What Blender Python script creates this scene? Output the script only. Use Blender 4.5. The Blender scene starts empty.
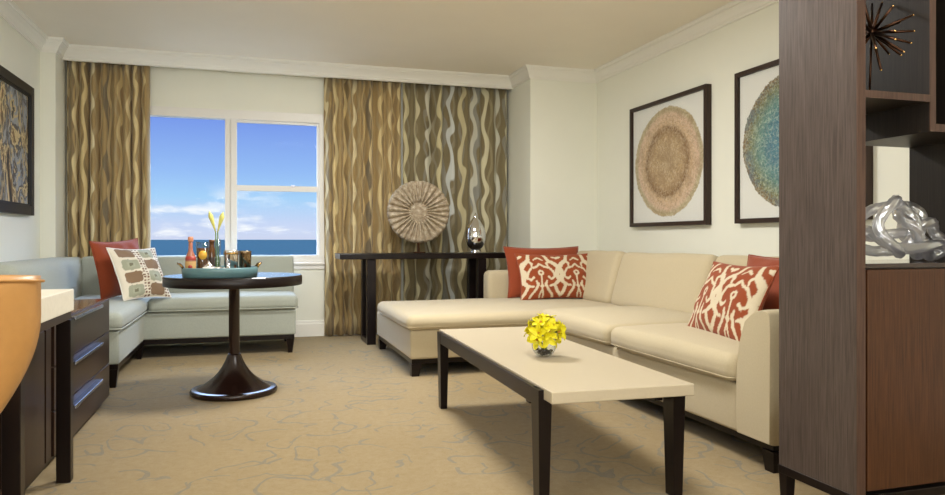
import bpy, bmesh, random
from math import *
from mathutils import Vector, Matrix, noise as mnoise

scene = bpy.context.scene
COL = scene.collection
random.seed(7)

# ------------------------------------------------------------------ helpers
def lin(c):
    out = []
    for v in c[:3]:
        v /= 255.0
        out.append(v / 12.92 if v <= 0.04045 else ((v + 0.055) / 1.055) ** 2.4)
    return (out[0], out[1], out[2], 1.0)


class MB:
    """collects vertices and faces of ONE mesh"""
    def __init__(s):
        s.v = []; s.f = []; s.sm = []; s.mi = []; s.uv = {}; s.col = None

    def add(s, verts, faces, smooth=False, mi=0):
        o = len(s.v)
        s.v.extend([Vector(p) for p in verts])
        for f in faces:
            s.f.append([i + o for i in f]); s.sm.append(smooth); s.mi.append(mi)
        return o

    def rbox(s, lo, hi, r=0.004, n=0, puff=0.0, puffxy=0.0, smooth=None, M=None, lump=0.0, mi=0):
        """rounded box lo..hi; n extra grid lines; puff bulges the top and bottom, puffxy the sides"""
        c = [(a + b) / 2 for a, b in zip(lo, hi)]
        h = [abs(b - a) / 2 for a, b in zip(lo, hi)]
        r = min(r, min(h) * 0.98)
        if smooth is None: smooth = n > 0
        def lines(hh):
            k = [-hh, -(hh - r)]
            if n > 0:
                q = [-hh + r * t / 3 for t in range(4)]
                k = list(q)
                inner = hh - r
                for i in range(1, n): k.append(-inner + 2 * inner * i / n)
                k += [-x for x in reversed(q)]
            else:
                k += [hh - r, hh]
            return k
        L = [lines(x) for x in h]
        vid = {}; verts = []
        def vert(q):
            key = tuple(round(x, 6) for x in q)
            if key in vid: return vid[key]
            inner = [max(-(hh - r), min(hh - r, x)) for x, hh in zip(q, h)]
            d = Vector(q) - Vector(inner)
            p = Vector(inner) + (d.normalized() * r if d.length > 1e-9 else d)
            if puff or puffxy:
                a = [max(0.0, 1 - (p[i] / h[i]) ** 2) for i in range(3)]
                p.z += puff * (a[0] * a[1]) ** 0.6 * (p.z / h[2])
                p.x += puffxy * (a[1] * a[2]) ** 0.6 * (p.x / h[0])
                p.y += puffxy * (a[0] * a[2]) ** 0.6 * (p.y / h[1])
            p = p + Vector(c)
            if lump:
                p += mnoise.noise_vector(p * 4.0) * lump
            if M is not None: p = M @ p
            vid[key] = len(verts); verts.append(p)
            return vid[key]
        faces = []
        for ax in range(3):
            u, w = (ax + 1) % 3, (ax + 2) % 3
            for sg in (-1, 1):
                for i in range(len(L[u]) - 1):
                    for j in range(len(L[w]) - 1):
                        def q(a, b):
                            t = [0, 0, 0]; t[ax] = sg * h[ax]; t[u] = L[u][a]; t[w] = L[w][b]; return t
                        ids = [vert(q(i, j)), vert(q(i + 1, j)), vert(q(i + 1, j + 1)), vert(q(i, j + 1))]
                        if sg < 0: ids.reverse()
                        faces.append(ids)
        s.add(verts, faces, smooth, mi)
        return s

    def box(s, lo, hi, mi=0):
        x0, y0, z0 = lo; x1, y1, z1 = hi
        s.add([(x0,y0,z0),(x1,y0,z0),(x1,y1,z0),(x0,y1,z0),(x0,y0,z1),(x1,y0,z1),(x1,y1,z1),(x0,y1,z1)],
              [(0,3,2,1),(4,5,6,7),(0,1,5,4),(1,2,6,5),(2,3,7,6),(3,0,4,7)], False, mi)
        return s

    def lathe(s, prof, n=40, c=(0, 0, 0), smooth=True, M=None, mi=0, sx=1.0, sy=1.0):
        """prof: list of (r,z); closed at ends with r==0 allowed"""
        verts = []; faces = []; rows = []
        for r, z in prof:
            row = []
            if r < 1e-6:
                row = [len(verts)]; verts.append(Vector((0, 0, z)))
            else:
                for i in range(n):
                    a = 2 * pi * i / n
                    row.append(len(verts)); verts.append(Vector((r * cos(a) * sx, r * sin(a) * sy, z)))
            rows.append(row)
        for A, B in zip(rows, rows[1:]):
            for i in range(n):
                j = (i + 1) % n
                if len(A) == 1 and len(B) == 1: continue
                if len(A) == 1: faces.append((A[0], B[j], B[i]))
                elif len(B) == 1: faces.append((A[i], A[j], B[0]))
                else: faces.append((A[i], A[j], B[j], B[i]))
        verts = [(M @ v if M is not None else v) + Vector(c) for v in verts]
        s.add(verts, faces, smooth, mi)
        return s

    def tube(s, pts, rad, n=10, closed=False, smooth=True, ridge=None, cap=True, mi=0):
        pts = [Vector(p) for p in pts]; m = len(pts)
        if not isinstance(rad, (list, tuple)): rad = [rad] * m
        tans = []
        for i in range(m):
            if closed: t = pts[(i + 1) % m] - pts[i - 1]
            else: t = pts[min(i + 1, m - 1)] - pts[max(i - 1, 0)]
            tans.append(t.normalized())
        up = Vector((0, 0, 1)) if abs(tans[0].z) < 0.9 else Vector((1, 0, 0))
        nv = (up - tans[0] * up.dot(tans[0])).normalized()
        verts = []; frames = []
        for i in range(m):
            if i:
                nv = (nv - tans[i] * nv.dot(tans[i])).normalized()
            frames.append((nv.copy(), tans[i].cross(nv)))
        twist = 0.0
        if closed:
            a, b = frames[0]
            e = frames[-1][0]
            twist = atan2(e.dot(b), e.dot(a))
        for i in range(m):
            a, b = frames[i]
            off = -twist * i / m
            for k in range(n):
                t = 2 * pi * k / n + off
                rr = rad[i]
                if ridge: rr *= 1 + ridge[0] * cos(ridge[1] * 2 * pi * k / n + ridge[2] * 2 * pi * i / m)
                verts.append(pts[i] + (a * cos(t) + b * sin(t)) * rr)
        faces = []
        for i in range(m if closed else m - 1):
            i2 = (i + 1) % m
            for k in range(n):
                k2 = (k + 1) % n
                faces.append((i * n + k, i * n + k2, i2 * n + k2, i2 * n + k))
        if cap and not closed:
            faces.append(tuple(reversed(range(n)))); faces.append(tuple((m - 1) * n + k for k in range(n)))
        s.add(verts, faces, smooth, mi)
        return s

    def prism(s, poly, lo, hi, axis='x', smooth=False, mi=0):
        """poly of 2-D points swept along axis from lo to hi. x: (y,z), y: (x,z), z: (x,y)"""
        n = len(poly)
        def P(p, t):
            return {'x': (t, p[0], p[1]), 'y': (p[0], t, p[1]), 'z': (p[0], p[1], t)}[axis]
        v = [P(p, lo) for p in poly] + [P(p, hi) for p in poly]
        f = [(i, (i + 1) % n, n + (i + 1) % n, n + i) for i in range(n)] + [tuple(reversed(range(n))), tuple(range(n, 2 * n))]
        s.add(v, f, smooth, mi)
        return s

    def shift(s, d):
        d = Vector(d)
        s.v = [p + d for p in s.v]
        return s

    def xf(s, M):
        s.v = [M @ p for p in s.v]
        return s

    def build(s, name, mats, parent=None, loc=(0, 0, 0), label=None, kind=None, fixn=True):
        me = bpy.data.meshes.new(name)
        me.from_pydata([tuple(p) for p in s.v], [], s.f)
        if not isinstance(mats, (list, tuple)): mats = [mats]
        for m in mats: me.materials.append(m)
        for p, sm, mi in zip(me.polygons, s.sm, s.mi):
            p.use_smooth = sm; p.material_index = mi
        if s.uv:
            uvl = me.uv_layers.new(name='UVMap')
            for lp in me.loops:
                uvl.data[lp.index].uv = s.uv[lp.vertex_index]
        if s.col:
            ca = me.color_attributes.new('Pattern', 'FLOAT_COLOR', 'POINT')
            for i, c in enumerate(s.col): ca.data[i].color = c
        if fixn:
            bm = bmesh.new(); bm.from_mesh(me)
            bmesh.ops.recalc_face_normals(bm, faces=bm.faces)
            bm.to_mesh(me); bm.free()
        me.update()
        o = bpy.data.objects.new(name, me)
        COL.objects.link(o)
        if parent is not None: o.parent = parent
        o.location = loc
        if label: o['label'] = label
        if kind: o['kind'] = kind
        return o


def tag(o, label, cat, group=None):
    o['label'] = label; o['category'] = cat
    if group: o['group'] = group
    return o

def thing(name, label, cat, loc=(0, 0, 0), rotz=0.0, group=None):
    o = bpy.data.objects.new(name, None)
    o.empty_display_size = 0.1
    COL.objects.link(o)
    o.location = loc; o.rotation_euler = (0, 0, rotz)
    return tag(o, label, cat, group)

def dup(root, loc=None, rot=None, label=None, group=None):
    c = root.copy(); COL.objects.link(c)
    if loc is not None: c.location = loc
    if rot is not None: c.rotation_euler = rot
    if label: c['label'] = label
    if group: c['group'] = group
    for ch in list(root.children):
        d = ch.copy(); COL.objects.link(d); d.parent = c
        for g in list(ch.children):
            e = g.copy(); COL.objects.link(e); e.parent = d
    return c

def struct(name, mb, m, parent=None):
    o = mb.build(name, m, parent)
    if parent is None: o['kind'] = 'structure'
    return o

# ------------------------------------------------------------------ materials
class NT:
    def __init__(s, name):
        s.m = bpy.data.materials.new(name); s.m.use_nodes = True
        s.t = s.m.node_tree; s.n = s.t.nodes; s.l = s.t.links
        s.b = s.n['Principled BSDF']
    def node(s, typ, ins=None, **kw):
        nd = s.n.new(typ)
        for k, v in kw.items(): setattr(nd, k, v)
        for k, v in (ins or {}).items():
            if isinstance(v, bpy.types.NodeSocket): s.l.new(v, nd.inputs[k])
            else: nd.inputs[k].default_value = v
        return nd
    def math(s, op, a, b=0.0, c=0.0):
        return s.node('ShaderNodeMath', {0: a, 1: b, 2: c}, operation=op).outputs[0]
    def coord(s, which='Object', scale=(1, 1, 1), loc=(0, 0, 0), rot=(0, 0, 0)):
        tc = s.node('ShaderNodeTexCoord')
        return s.node('ShaderNodeMapping', {'Vector': tc.outputs[which], 'Scale': scale, 'Location': loc, 'Rotation': rot}).outputs[0]
    def noise(s, vec, scale=5, detail=4, rough=0.5, dist=0.0):
        return s.node('ShaderNodeTexNoise', {'Vector': vec, 'Scale': scale, 'Detail': detail, 'Roughness': rough, 'Distortion': dist})
    def ramp(s, fac, stops, interp='LINEAR'):
        r = s.node('ShaderNodeValToRGB', {'Fac': fac})
        cr = r.color_ramp; cr.interpolation = interp
        while len(cr.elements) < len(stops): cr.elements.new(0.5)
        for e, (p, c) in zip(cr.elements, stops):
            e.position = p; e.color = c
        return r.outputs[0]
    def mix(s, fac, a, b, blend='MIX'):
        nd = s.n.new('ShaderNodeMix'); nd.data_type = 'RGBA'; nd.blend_type = blend
        for k, v in ((0, fac), (6, a), (7, b)):
            if isinstance(v, bpy.types.NodeSocket): s.l.new(v, nd.inputs[k])
            else: nd.inputs[k].default_value = v
        return nd.outputs[2]
    def bump(s, h, strength=0.3, dist=0.01):
        s.l.new(s.node('ShaderNodeBump', {'Height': h, 'Strength': strength, 'Distance': dist}).outputs[0], s.b.inputs['Normal'])
    def set(s, **kw):
        for k, v in kw.items():
            k = {'base': 'Base Color', 'rough': 'Roughness', 'metal': 'Metallic', 'ior': 'IOR', 'trans': 'Transmission Weight',
                 'spec': 'Specular IOR Level', 'sheen': 'Sheen Weight', 'coat': 'Coat Weight', 'coatr': 'Coat Roughness'}.get(k, k)
            if isinstance(v, bpy.types.NodeSocket): s.l.new(v, s.b.inputs[k])
            else: s.b.inputs[k].default_value = v
        return s

def paint(name, rgb, rough=0.6, bump=0.05):
    t = NT(name); v = t.coord()
    n = t.noise(v, 3, 3).outputs[0]
    c = lin(rgb); d = tuple(x * 0.95 for x in c[:3]) + (1,)
    t.set(base=t.mix(n, c, d), rough=rough)
    t.bump(t.noise(v, 180, 2).outputs[0], bump, 0.003)
    return t.m

def fabric(name, rgb, weave=420, var=0.12, rough=0.9, sheen=0.15):
    t = NT(name); v = t.coord()
    c = lin(rgb); d = tuple(x * (1 - var) for x in c[:3]) + (1,); e = tuple(min(1, x * (1 + var)) for x in c[:3]) + (1,)
    n1 = t.noise(v, 130, 3, 0.7).outputs[0]
    n2 = t.noise(v, 3, 3).outputs[0]
    k = t.mix(n1, d, e); k = t.mix(t.math('MULTIPLY', n2, 0.25), k, d)
    t.set(base=k, rough=rough, sheen=sheen, spec=0.2)
    t.bump(t.noise(v, weave, 2).outputs[0], 0.25, 0.003)
    return t.m

def wood(name, a, b, rough=0.35, axis=2, spec=0.5, scale=1.0):
    t = NT(name)
    sc = [70 * scale] * 3; sc[axis] = 2.2 * scale
    v = t.coord('Object', tuple(sc))
    n = t.noise(v, 1.0, 5, 0.65, 0.3).outputs[0]
    sc2 = [9 * scale] * 3; sc2[axis] = 0.6
    n2 = t.noise(t.coord('Object', tuple(sc2)), 1.0, 3).outputs[0]
    k = t.ramp(n, [(0.3, lin(a)), (0.7, lin(b))])
    k = t.mix(t.math('MULTIPLY', n2, 0.45), k, lin(a))
    t.set(base=k, rough=rough, spec=spec * 0.55)
    t.bump(n, 0.06, 0.002)
    return t.m

def metal(name, rgb, rough=0.15):
    t = NT(name); t.set(base=lin(rgb), metal=1.0, rough=rough)
    n = t.noise(t.coord(), 20, 3).outputs[0]
    t.bump(n, 0.03, 0.002)
    return t.m

def plain(name, rgb, rough=0.5, **kw):
    t = NT(name)
    n = t.noise(t.coord(), 40, 3).outputs[0]
    c = lin(rgb); d = tuple(x * 0.85 for x in c[:3]) + (1,)
    t.set(base=t.mix(n, c, d), rough=rough, **kw)
    return t.m

def glass(name, rgb=(255, 255, 255), rough=0.0, ior=1.45):
    t = NT(name); t.set(base=lin(rgb), trans=1.0, rough=rough, ior=ior)
    return t.m

def pane_mat(name, tint=(0.97, 0.98, 0.98, 1), f0=0.0008, f1=0.4, pw=5.0):
    t = NT(name)
    tr = t.node('ShaderNodeBsdfTransparent', {'Color': tint})
    gl = t.node('ShaderNodeBsdfGlossy', {'Roughness': 0.02})
    lw = t.node('ShaderNodeLayerWeight', {'Blend': 0.5})
    fr = t.math('ADD', t.math('MULTIPLY', t.math('POWER', lw.outputs['Facing'], pw), f1), f0)
    mx = t.node('ShaderNodeMixShader', {0: fr, 1: tr.outputs[0], 2: gl.outputs[0]})
    t.l.new(mx.outputs[0], t.n['Material Output'].inputs['Surface'])
    return t.m

def vcol(name, rough=0.9):
    t = NT(name)
    a = t.node('ShaderNodeAttribute', attribute_name='Pattern')
    n = t.noise(t.coord(), 150, 3, 0.7).outputs[0]
    k = t.mix(t.math('MULTIPLY', n, 0.35), a.outputs['Color'], t.mix(1.0, a.outputs['Color'], (0.6, 0.6, 0.6, 1), 'MULTIPLY'))
    t.set(base=k, rough=rough, sheen=0.1, spec=0.2)
    t.bump(t.noise(t.coord(), 420, 2).outputs[0], 0.2, 0.003)
    return t.m

M = {}
M['wall'] = paint('wall_paint', (239, 239, 226))
M['ceil'] = paint('ceiling_paint', (247, 240, 225))
M['trim'] = paint('trim_paint', (243, 241, 233), 0.4, 0.01)
M['vinyl'] = paint('window_frame_paint', (235, 232, 226), 0.35, 0.01)
M['dark'] = wood('espresso_wood', (14, 8, 8), (26, 16, 14), 0.3)
M['dark_y'] = wood('espresso_wood_lengthwise', (22, 14, 12), (42, 28, 24), 0.3, 1)
M['dark_x'] = wood('espresso_wood_crosswise', (14, 9, 8), (28, 18, 16), 0.28, 0)
M['drawer'] = wood('walnut_drawer_wood', (42, 28, 23), (62, 44, 36), 0.33, 2)
M['cabtop'] = wood('polished_walnut_top', (70, 38, 22), (112, 64, 38), 0.12, 1)
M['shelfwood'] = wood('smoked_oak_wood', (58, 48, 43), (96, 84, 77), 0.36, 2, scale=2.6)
M['shelfshade'] = wood('shade_toned_oak', (30, 25, 21), (50, 43, 37), 0.4, 2, scale=2.6)  # oak colour darkened to paint in the shade inside the shelves
M['shelfedge'] = wood('oak_edge_band', (62, 44, 36), (96, 72, 60), 0.36, 2, scale=2.0)
M['shelfdoor'] = wood('brown_oak_wood', (56, 33, 20), (92, 58, 36), 0.33, 2, scale=2.6)
M['tabletop'] = plain('polished_table_lacquer', (22, 13, 12), 0.2, coat=0.8, coatr=0.04)
M['rimwood'] = plain('table_rim_lacquer', (24, 13, 12), 0.35, spec=0.3)
M['pedestal'] = plain('table_pedestal_lacquer', (38, 22, 18), 0.22)
M['lacquer'] = plain('cream_desk_lacquer', (246, 240, 224), 0.4)
M['stone'] = fabric('cream_table_top', (184, 171, 146), 60, 0.04, 0.45, 0.0)
M['sofa'] = fabric('cream_linen', (188, 174, 144))
M['grey'] = fabric('sage_grey_tweed', (170, 175, 165), 300, 0.26)
M['rust'] = fabric('rust_velvet', (142, 62, 31), 300, 0.15, 0.75, 0.3)
M['leather'] = plain('tan_leather', (190, 140, 80), 0.36)
M['pattern'] = vcol('printed_cotton')
M['chrome'] = metal('polished_chrome', (225, 225, 228), 0.06)
M['steel'] = metal('brushed_steel', (150, 152, 165), 0.22)
M['brass'] = metal('aged_brass', (176, 140, 84), 0.25)
M['bronze'] = metal('dark_bronze', (70, 48, 36), 0.32)
M['gold'] = metal('gold_tips', (230, 190, 120), 0.2)
M['glass'] = glass('clear_glass')
M['pane'] = pane_mat('window_glass')
M['thinglass'] = pane_mat('thin_clear_glass', (0.95, 0.97, 0.97, 1), 0.04, 0.75, 2.5)
M['teal'] = plain('teal_lacquer', (98, 134, 140), 0.35)
M['white'] = plain('white_china', (240, 236, 226), 0.2)
M['frame'] = wood('picture_frame_wood', (44, 32, 26), (68, 52, 43), 0.4, 2)
M['blackframe'] = plain('black_frame_lacquer', (15, 12, 11), 0.4)
M['mat'] = plain('white_mount_board', (238, 234, 228), 0.7)
M['pebble'] = plain('dark_pebbles', (44, 30, 24), 0.3)

# carpet: tan pile with blue-grey scroll outlines
def carpet():
    t = NT('patterned_carpet'); v = t.coord()
    n1 = t.noise(v, 1.6, 3)
    wv = t.mix(0.32, v, n1.outputs['Color'], 'LINEAR_LIGHT')
    def rings(scale, off, thick):
        vv = t.node('ShaderNodeMapping', {'Vector': wv, 'Location': off}).outputs[0]
        vo = t.node('ShaderNodeTexVoronoi', {'Vector': vv, 'Scale': scale, 'Randomness': 0.85})
        vo.voronoi_dimensions = '2D'
        d = vo.outputs['Distance']
        return t.math('LESS_THAN', t.math('ABSOLUTE', t.math('SUBTRACT', d, 0.34)), thick)
    r1 = rings(2.5, (0, 0, 0), 0.022)
    r2 = rings(3.6, (3.3, 1.7, 0), 0.024)
    mk1 = t.math('GREATER_THAN', t.noise(v, 3.2, 2).outputs[0], 0.46)
    v2 = t.coord('Object', (1, 1, 1), (5, 2, 0))
    mk2 = t.math('GREATER_THAN', t.noise(v2, 3.4, 2).outputs[0], 0.49)
    line = t.math('MAXIMUM', t.math('MULTIPLY', r1, mk1), t.math('MULTIPLY', r2, mk2))
    soft = t.noise(v, 45, 4, 0.7).outputs[0]
    line = t.math('MULTIPLY', line, t.math('MULTIPLY', t.math('ADD', soft, 0.15), 0.8))
    base = t.mix(t.noise(v, 1.1, 5, 0.6).outputs[0], lin((152, 134, 100)), lin((188, 171, 137)))
    base = t.mix(t.math('MULTIPLY', t.noise(v, 110, 4, 0.85).outputs[0], 0.8), base, lin((140, 120, 84)))
    base = t.mix(t.math('MULTIPLY', t.math('SUBTRACT', t.noise(v, 26, 6, 0.8).outputs[0], 0.32), 2.0), base, lin((140, 118, 80)))
    k = t.mix(line, base, lin((112, 114, 108)))
    t.set(base=k, rough=0.95, sheen=0.1, spec=0.1)
    t.bump(t.noise(v, 350, 3, 0.7).outputs[0], 0.5, 0.006)
    return t.m
M['carpet'] = carpet()

# curtains: wavy ribbons in gold, taupe, grey over an olive-brown ground
def drape(name, ground, ribbon, second, k0):
    t = NT(name)
    uv = t.node('ShaderNodeUVMap').outputs[0]
    sp = t.node('ShaderNodeSeparateXYZ', {0: uv})
    x, z = sp.outputs[0], sp.outputs[1]
    nz = t.noise(t.node('ShaderNodeCombineXYZ', {0: t.math('MULTIPLY', x, 2.6), 1: t.math('MULTIPLY', z, 0.7), 2: k0}).outputs[0], 1.0, 2).outputs[0]
    def ribbons(period, lam, amp, phase, lo, hi):
        ph = t.math('ADD', t.math('MULTIPLY', x, phase), t.math('MULTIPLY', nz, 14.0))
        s = t.math('SINE', t.math('ADD', t.math('MULTIPLY', z, 2 * pi / lam), ph))
        u = t.math('ADD', t.math('DIVIDE', x, period), t.math('MULTIPLY', s, amp))
        fr = t.math('FRACT', u)
        cell = t.math('FLOOR', u)
        a = t.node('ShaderNodeMapRange', {0: fr, 1: lo, 2: lo + 0.05, 3: 0.0, 4: 1.0}).outputs[0]
        b = t.node('ShaderNodeMapRange', {0: fr, 1: hi - 0.05, 2: hi, 3: 1.0, 4: 0.0}).outputs[0]
        wn = t.node('ShaderNodeTexWhiteNoise', {'W': t.math('ADD', cell, k0)}, noise_dimensions='1D').outputs[0]
        return t.math('MULTIPLY', a, b), wn
    r1, w1 = ribbons(0.175, 0.42, 0.17, 4.0, 0.05, 0.40)
    r2, w2 = ribbons(0.24, 0.50, 0.15, -3.0, 0.45, 0.88)
    r3, w3 = ribbons(0.14, 0.38, 0.18, 3.0, 0.35, 0.62)
    base = t.ramp(w2, [(0.0, lin(ground[0])), (0.5, lin(ground[1])), (1.0, lin(ground[2]))])
    k = t.mix(t.math('MULTIPLY', r2, 0.9), lin(ground[1]), base)
    c2 = t.ramp(w3, [(0.0, lin(second[0])), (1.0, lin(second[1]))])
    k = t.mix(t.math('MULTIPLY', r3, 0.7), k, c2)
    c1 = t.ramp(w1, [(0.0, lin(ribbon[0])), (0.6, lin(ribbon[1])), (1.0, lin(ribbon[2]))])
    k = t.mix(t.math('MULTIPLY', r1, 0.95), k, c1)
    t.set(base=k, rough=0.7, sheen=0.2, spec=0.25)
    t.bump(t.noise(t.coord(), 300, 2).outputs[0], 0.12, 0.003)
    return t.m
M['drape_tan'] = drape('tan_wave_drapery', [(136, 116, 80), (166, 142, 98), (104, 96, 82)], [(228, 212, 164), (214, 192, 140), (232, 222, 186)], [(196, 171, 122), (158, 145, 118)], 3.0)
M['drape_grey'] = drape('grey_wave_drapery', [(100, 90, 64), (126, 114, 84), (146, 146, 138)], [(216, 209, 176), (200, 188, 144), (206, 211, 208)], [(154, 142, 110), (138, 136, 126)], 11.0)

# ------------------------------------------------------------------ the setting
WL, WR, YB, H = -1.76, 3.50, 7.57, 2.765
YF = -1.6
struct('floor', MB().box((WL - 0.1, YF - 0.1, -0.1), (WR + 0.1, YB + 0.12, 0)), M['carpet'])
struct('ceiling', MB().box((WL - 0.1, YF - 0.1, H), (WR + 0.1, YB + 0.12, H + 0.1)), M['ceil'])
struct('wall_left', MB().box((WL - 0.1, YF - 0.1, 0), (WL, YB + 0.12, H)), M['wall'])
struct('wall_right', MB().box((WR, YF - 0.1, 0), (WR + 0.1, YB + 0.12, H)), M['wall'])
struct('wall_front', MB().box((WL, YF - 0.1, 0), (WR, YF, H)), M['wall'])
OX0, OX1, OZ0, OZ1 = -1.06, 0.725, 0.79, 2.235
b = MB()
b.box((WL, YB, 0), (OX0, YB + 0.12, H)).box((OX1, YB, 0), (WR, YB + 0.12, H))
b.box((OX0, YB, 0), (OX1, YB + 0.12, OZ0)).box((OX0, YB, OZ1), (OX1, YB + 0.12, H))
struct('wall_back', b, M['wall'])
PX, PY = 2.745, 6.87
struct('wall_column', MB().box((PX, PY, 0), (WR, YB, H)), M['wall'])
struct('wall_pier', MB().box((WL, 7.16, 0), (-1.64, YB, H)), M['wall'])
VY = 7.38
struct('trim_2', MB().box((-1.64, VY, 2.636), (PX, VY + 0.035, H)), M['trim'])

def sweep(prof, path):
    """profile (out, z) swept along a plan path whose room side is on the right-hand side"""
    b = MB(); n = len(prof); rows = []
    P = [Vector(p) for p in path]
    for i, p in enumerate(P):
        def rn(a, c):
            d = (c - a).normalized(); return Vector((d.y, -d.x))
        if i == 0: m = rn(P[0], P[1])
        elif i == len(P) - 1: m = rn(P[-2], P[-1])
        else:
            a, c = rn(P[i - 1], p), rn(p, P[i + 1])
            m = (a + c).normalized(); m = m / max(0.2, m.dot(a))
        rows.append([(p.x + m.x * o, p.y + m.y * o, z) for o, z in prof])
    v = [q for r in rows for q in r]; f = []
    for i in range(len(P) - 1):
        for k in range(n):
            k2 = (k + 1) % n
            f.append((i * n + k, i * n + k2, (i + 1) * n + k2, (i + 1) * n + k))
    f.append(tuple(range(n))); f.append(tuple((len(P) - 1) * n + k for k in reversed(range(n))))
    b.add(v, f)
    return b
crown = [(0, 2.612), (0.012, 2.612), (0.014, 2.628), (0.022, 2.634), (0.026, 2.655), (0.040, 2.684), (0.056, 2.706), (0.064, 2.716),
         (0.064, 2.728), (0.074, 2.733), (0.080, 2.745), (0.080, H), (0, H)]
crown = [(o_, H - (H - z_) * 0.80) for o_, z_ in crown]
struct('trim_1', sweep(crown, [(WL, YF), (WL, 7.16), (-1.64, 7.16), (-1.64, VY), (PX, VY), (PX, PY), (WR, PY), (WR, YF)]), M['trim'])
skirt = [(0, 0), (0.022, 0), (0.022, 0.125), (0.014, 0.135), (0.012, 0.155), (0.004, 0.165), (0, 0.165)]
struct('baseboard_left', sweep(skirt, [(WL, YF), (WL, 7.16), (-1.64, 7.16), (-1.64, YB)]), M['trim'])
struct('baseboard_back', sweep(skirt, [(-1.588, YB), (PX, YB)]), M['trim'])
struct('baseboard_right', sweep(skirt, [(PX, YB - 0.022), (PX, PY), (WR, PY), (WR, YF)]), M['trim'])

# window: fixed left light, hung right sash
w = bpy.data.objects.new('window_1', None); COL.objects.link(w); w.location = (-0.18, YB, 0.8); w['kind'] = 'structure'
wl = Vector((0.18, -YB, -0.8))
def wpart(name, mb, m): return mb.shift(wl).build(name, m, w)
f = MB()
f.box((OX0 - 0.055, YB - 0.018, OZ0 - 0.03), (OX0 + 0.06, YB + 0.09, OZ1 + 0.05))
f.box((0.684, YB - 0.018, OZ0 - 0.03), (OX1 + 0.045, YB + 0.09, OZ1 + 0.05))
f.box((OX0 + 0.06, YB - 0.018, 2.196), (0.684, YB + 0.09, OZ1 + 0.05))
f.box((OX0 + 0.06, YB - 0.005, OZ0 - 0.03), (0.684, YB + 0.09, 0.835))
wpart('window_frame', f, M['vinyl'])
wpart('mullion', MB().box((-0.236, YB - 0.01, 0.835), (-0.190, YB + 0.09, 2.196)).box((-0.184, YB + 0.0, 0.835), (-0.124, YB + 0.09, 2.196)).box((-0.19, YB + 0.02, 0.835), (-0.184, YB + 0.09, 2.196)), M['vinyl'])
wpart('meeting_rail', MB().box((-0.124, YB + 0.005, 1.485), (0.684, YB + 0.06, 1.54)), M['vinyl'])
wpart('sash_frame', MB().box((-0.124, YB + 0.02, 2.172), (0.684, YB + 0.07, 2.196)).box((0.662, YB + 0.02, 0.835), (0.684, YB + 0.07, 2.172)), M['vinyl'])
wpart('latch', MB().box((0.40, YB - 0.008, 1.535), (0.44, YB + 0.006, 1.548)), M['steel'])
wpart('pane', MB().box((OX0 + 0.06, YB + 0.055, 0.835), (-0.236, YB + 0.059, 2.196)), M['pane'])
wpart('pane', MB().box((-0.124, YB + 0.055, 1.54), (0.662, YB + 0.059, 2.172)), M['pane'])
wpart('pane', MB().box((-0.124, YB + 0.055, 0.835), (0.662, YB + 0.059, 1.485)), M['pane'])
wpart('window_sill', MB().rbox((OX0 - 0.08, YB - 0.045, 0.735), (OX1 + 0.06, YB, 0.762), 0.008).rbox((OX0 - 0.06, YB - 0.02, 0.69), (OX1 + 0.045, YB, 0.735), 0.004), M['vinyl'])

# the sea beyond the window
t = NT('sea_water')
v = t.coord('Object', (0.0006, 0.004, 1))
n = t.noise(v, 1.0, 5, 0.6).outputs[0]
t.set(base=t.mix(n, lin((18, 30, 40)), lin((28, 44, 50))), rough=1.0, spec=0.0)
t.bump(t.noise(t.coord('Object', (0.02, 0.08, 1)), 1.0, 4).outputs[0], 0.3, 2.0)
sea = MB(); sea.add([(-30000, 60, -38), (30000, 60, -38), (30000, 42000, -38), (-30000, 42000, -38)], [(0, 1, 2, 3)])
o = struct('sea', sea, t.m)

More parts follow.
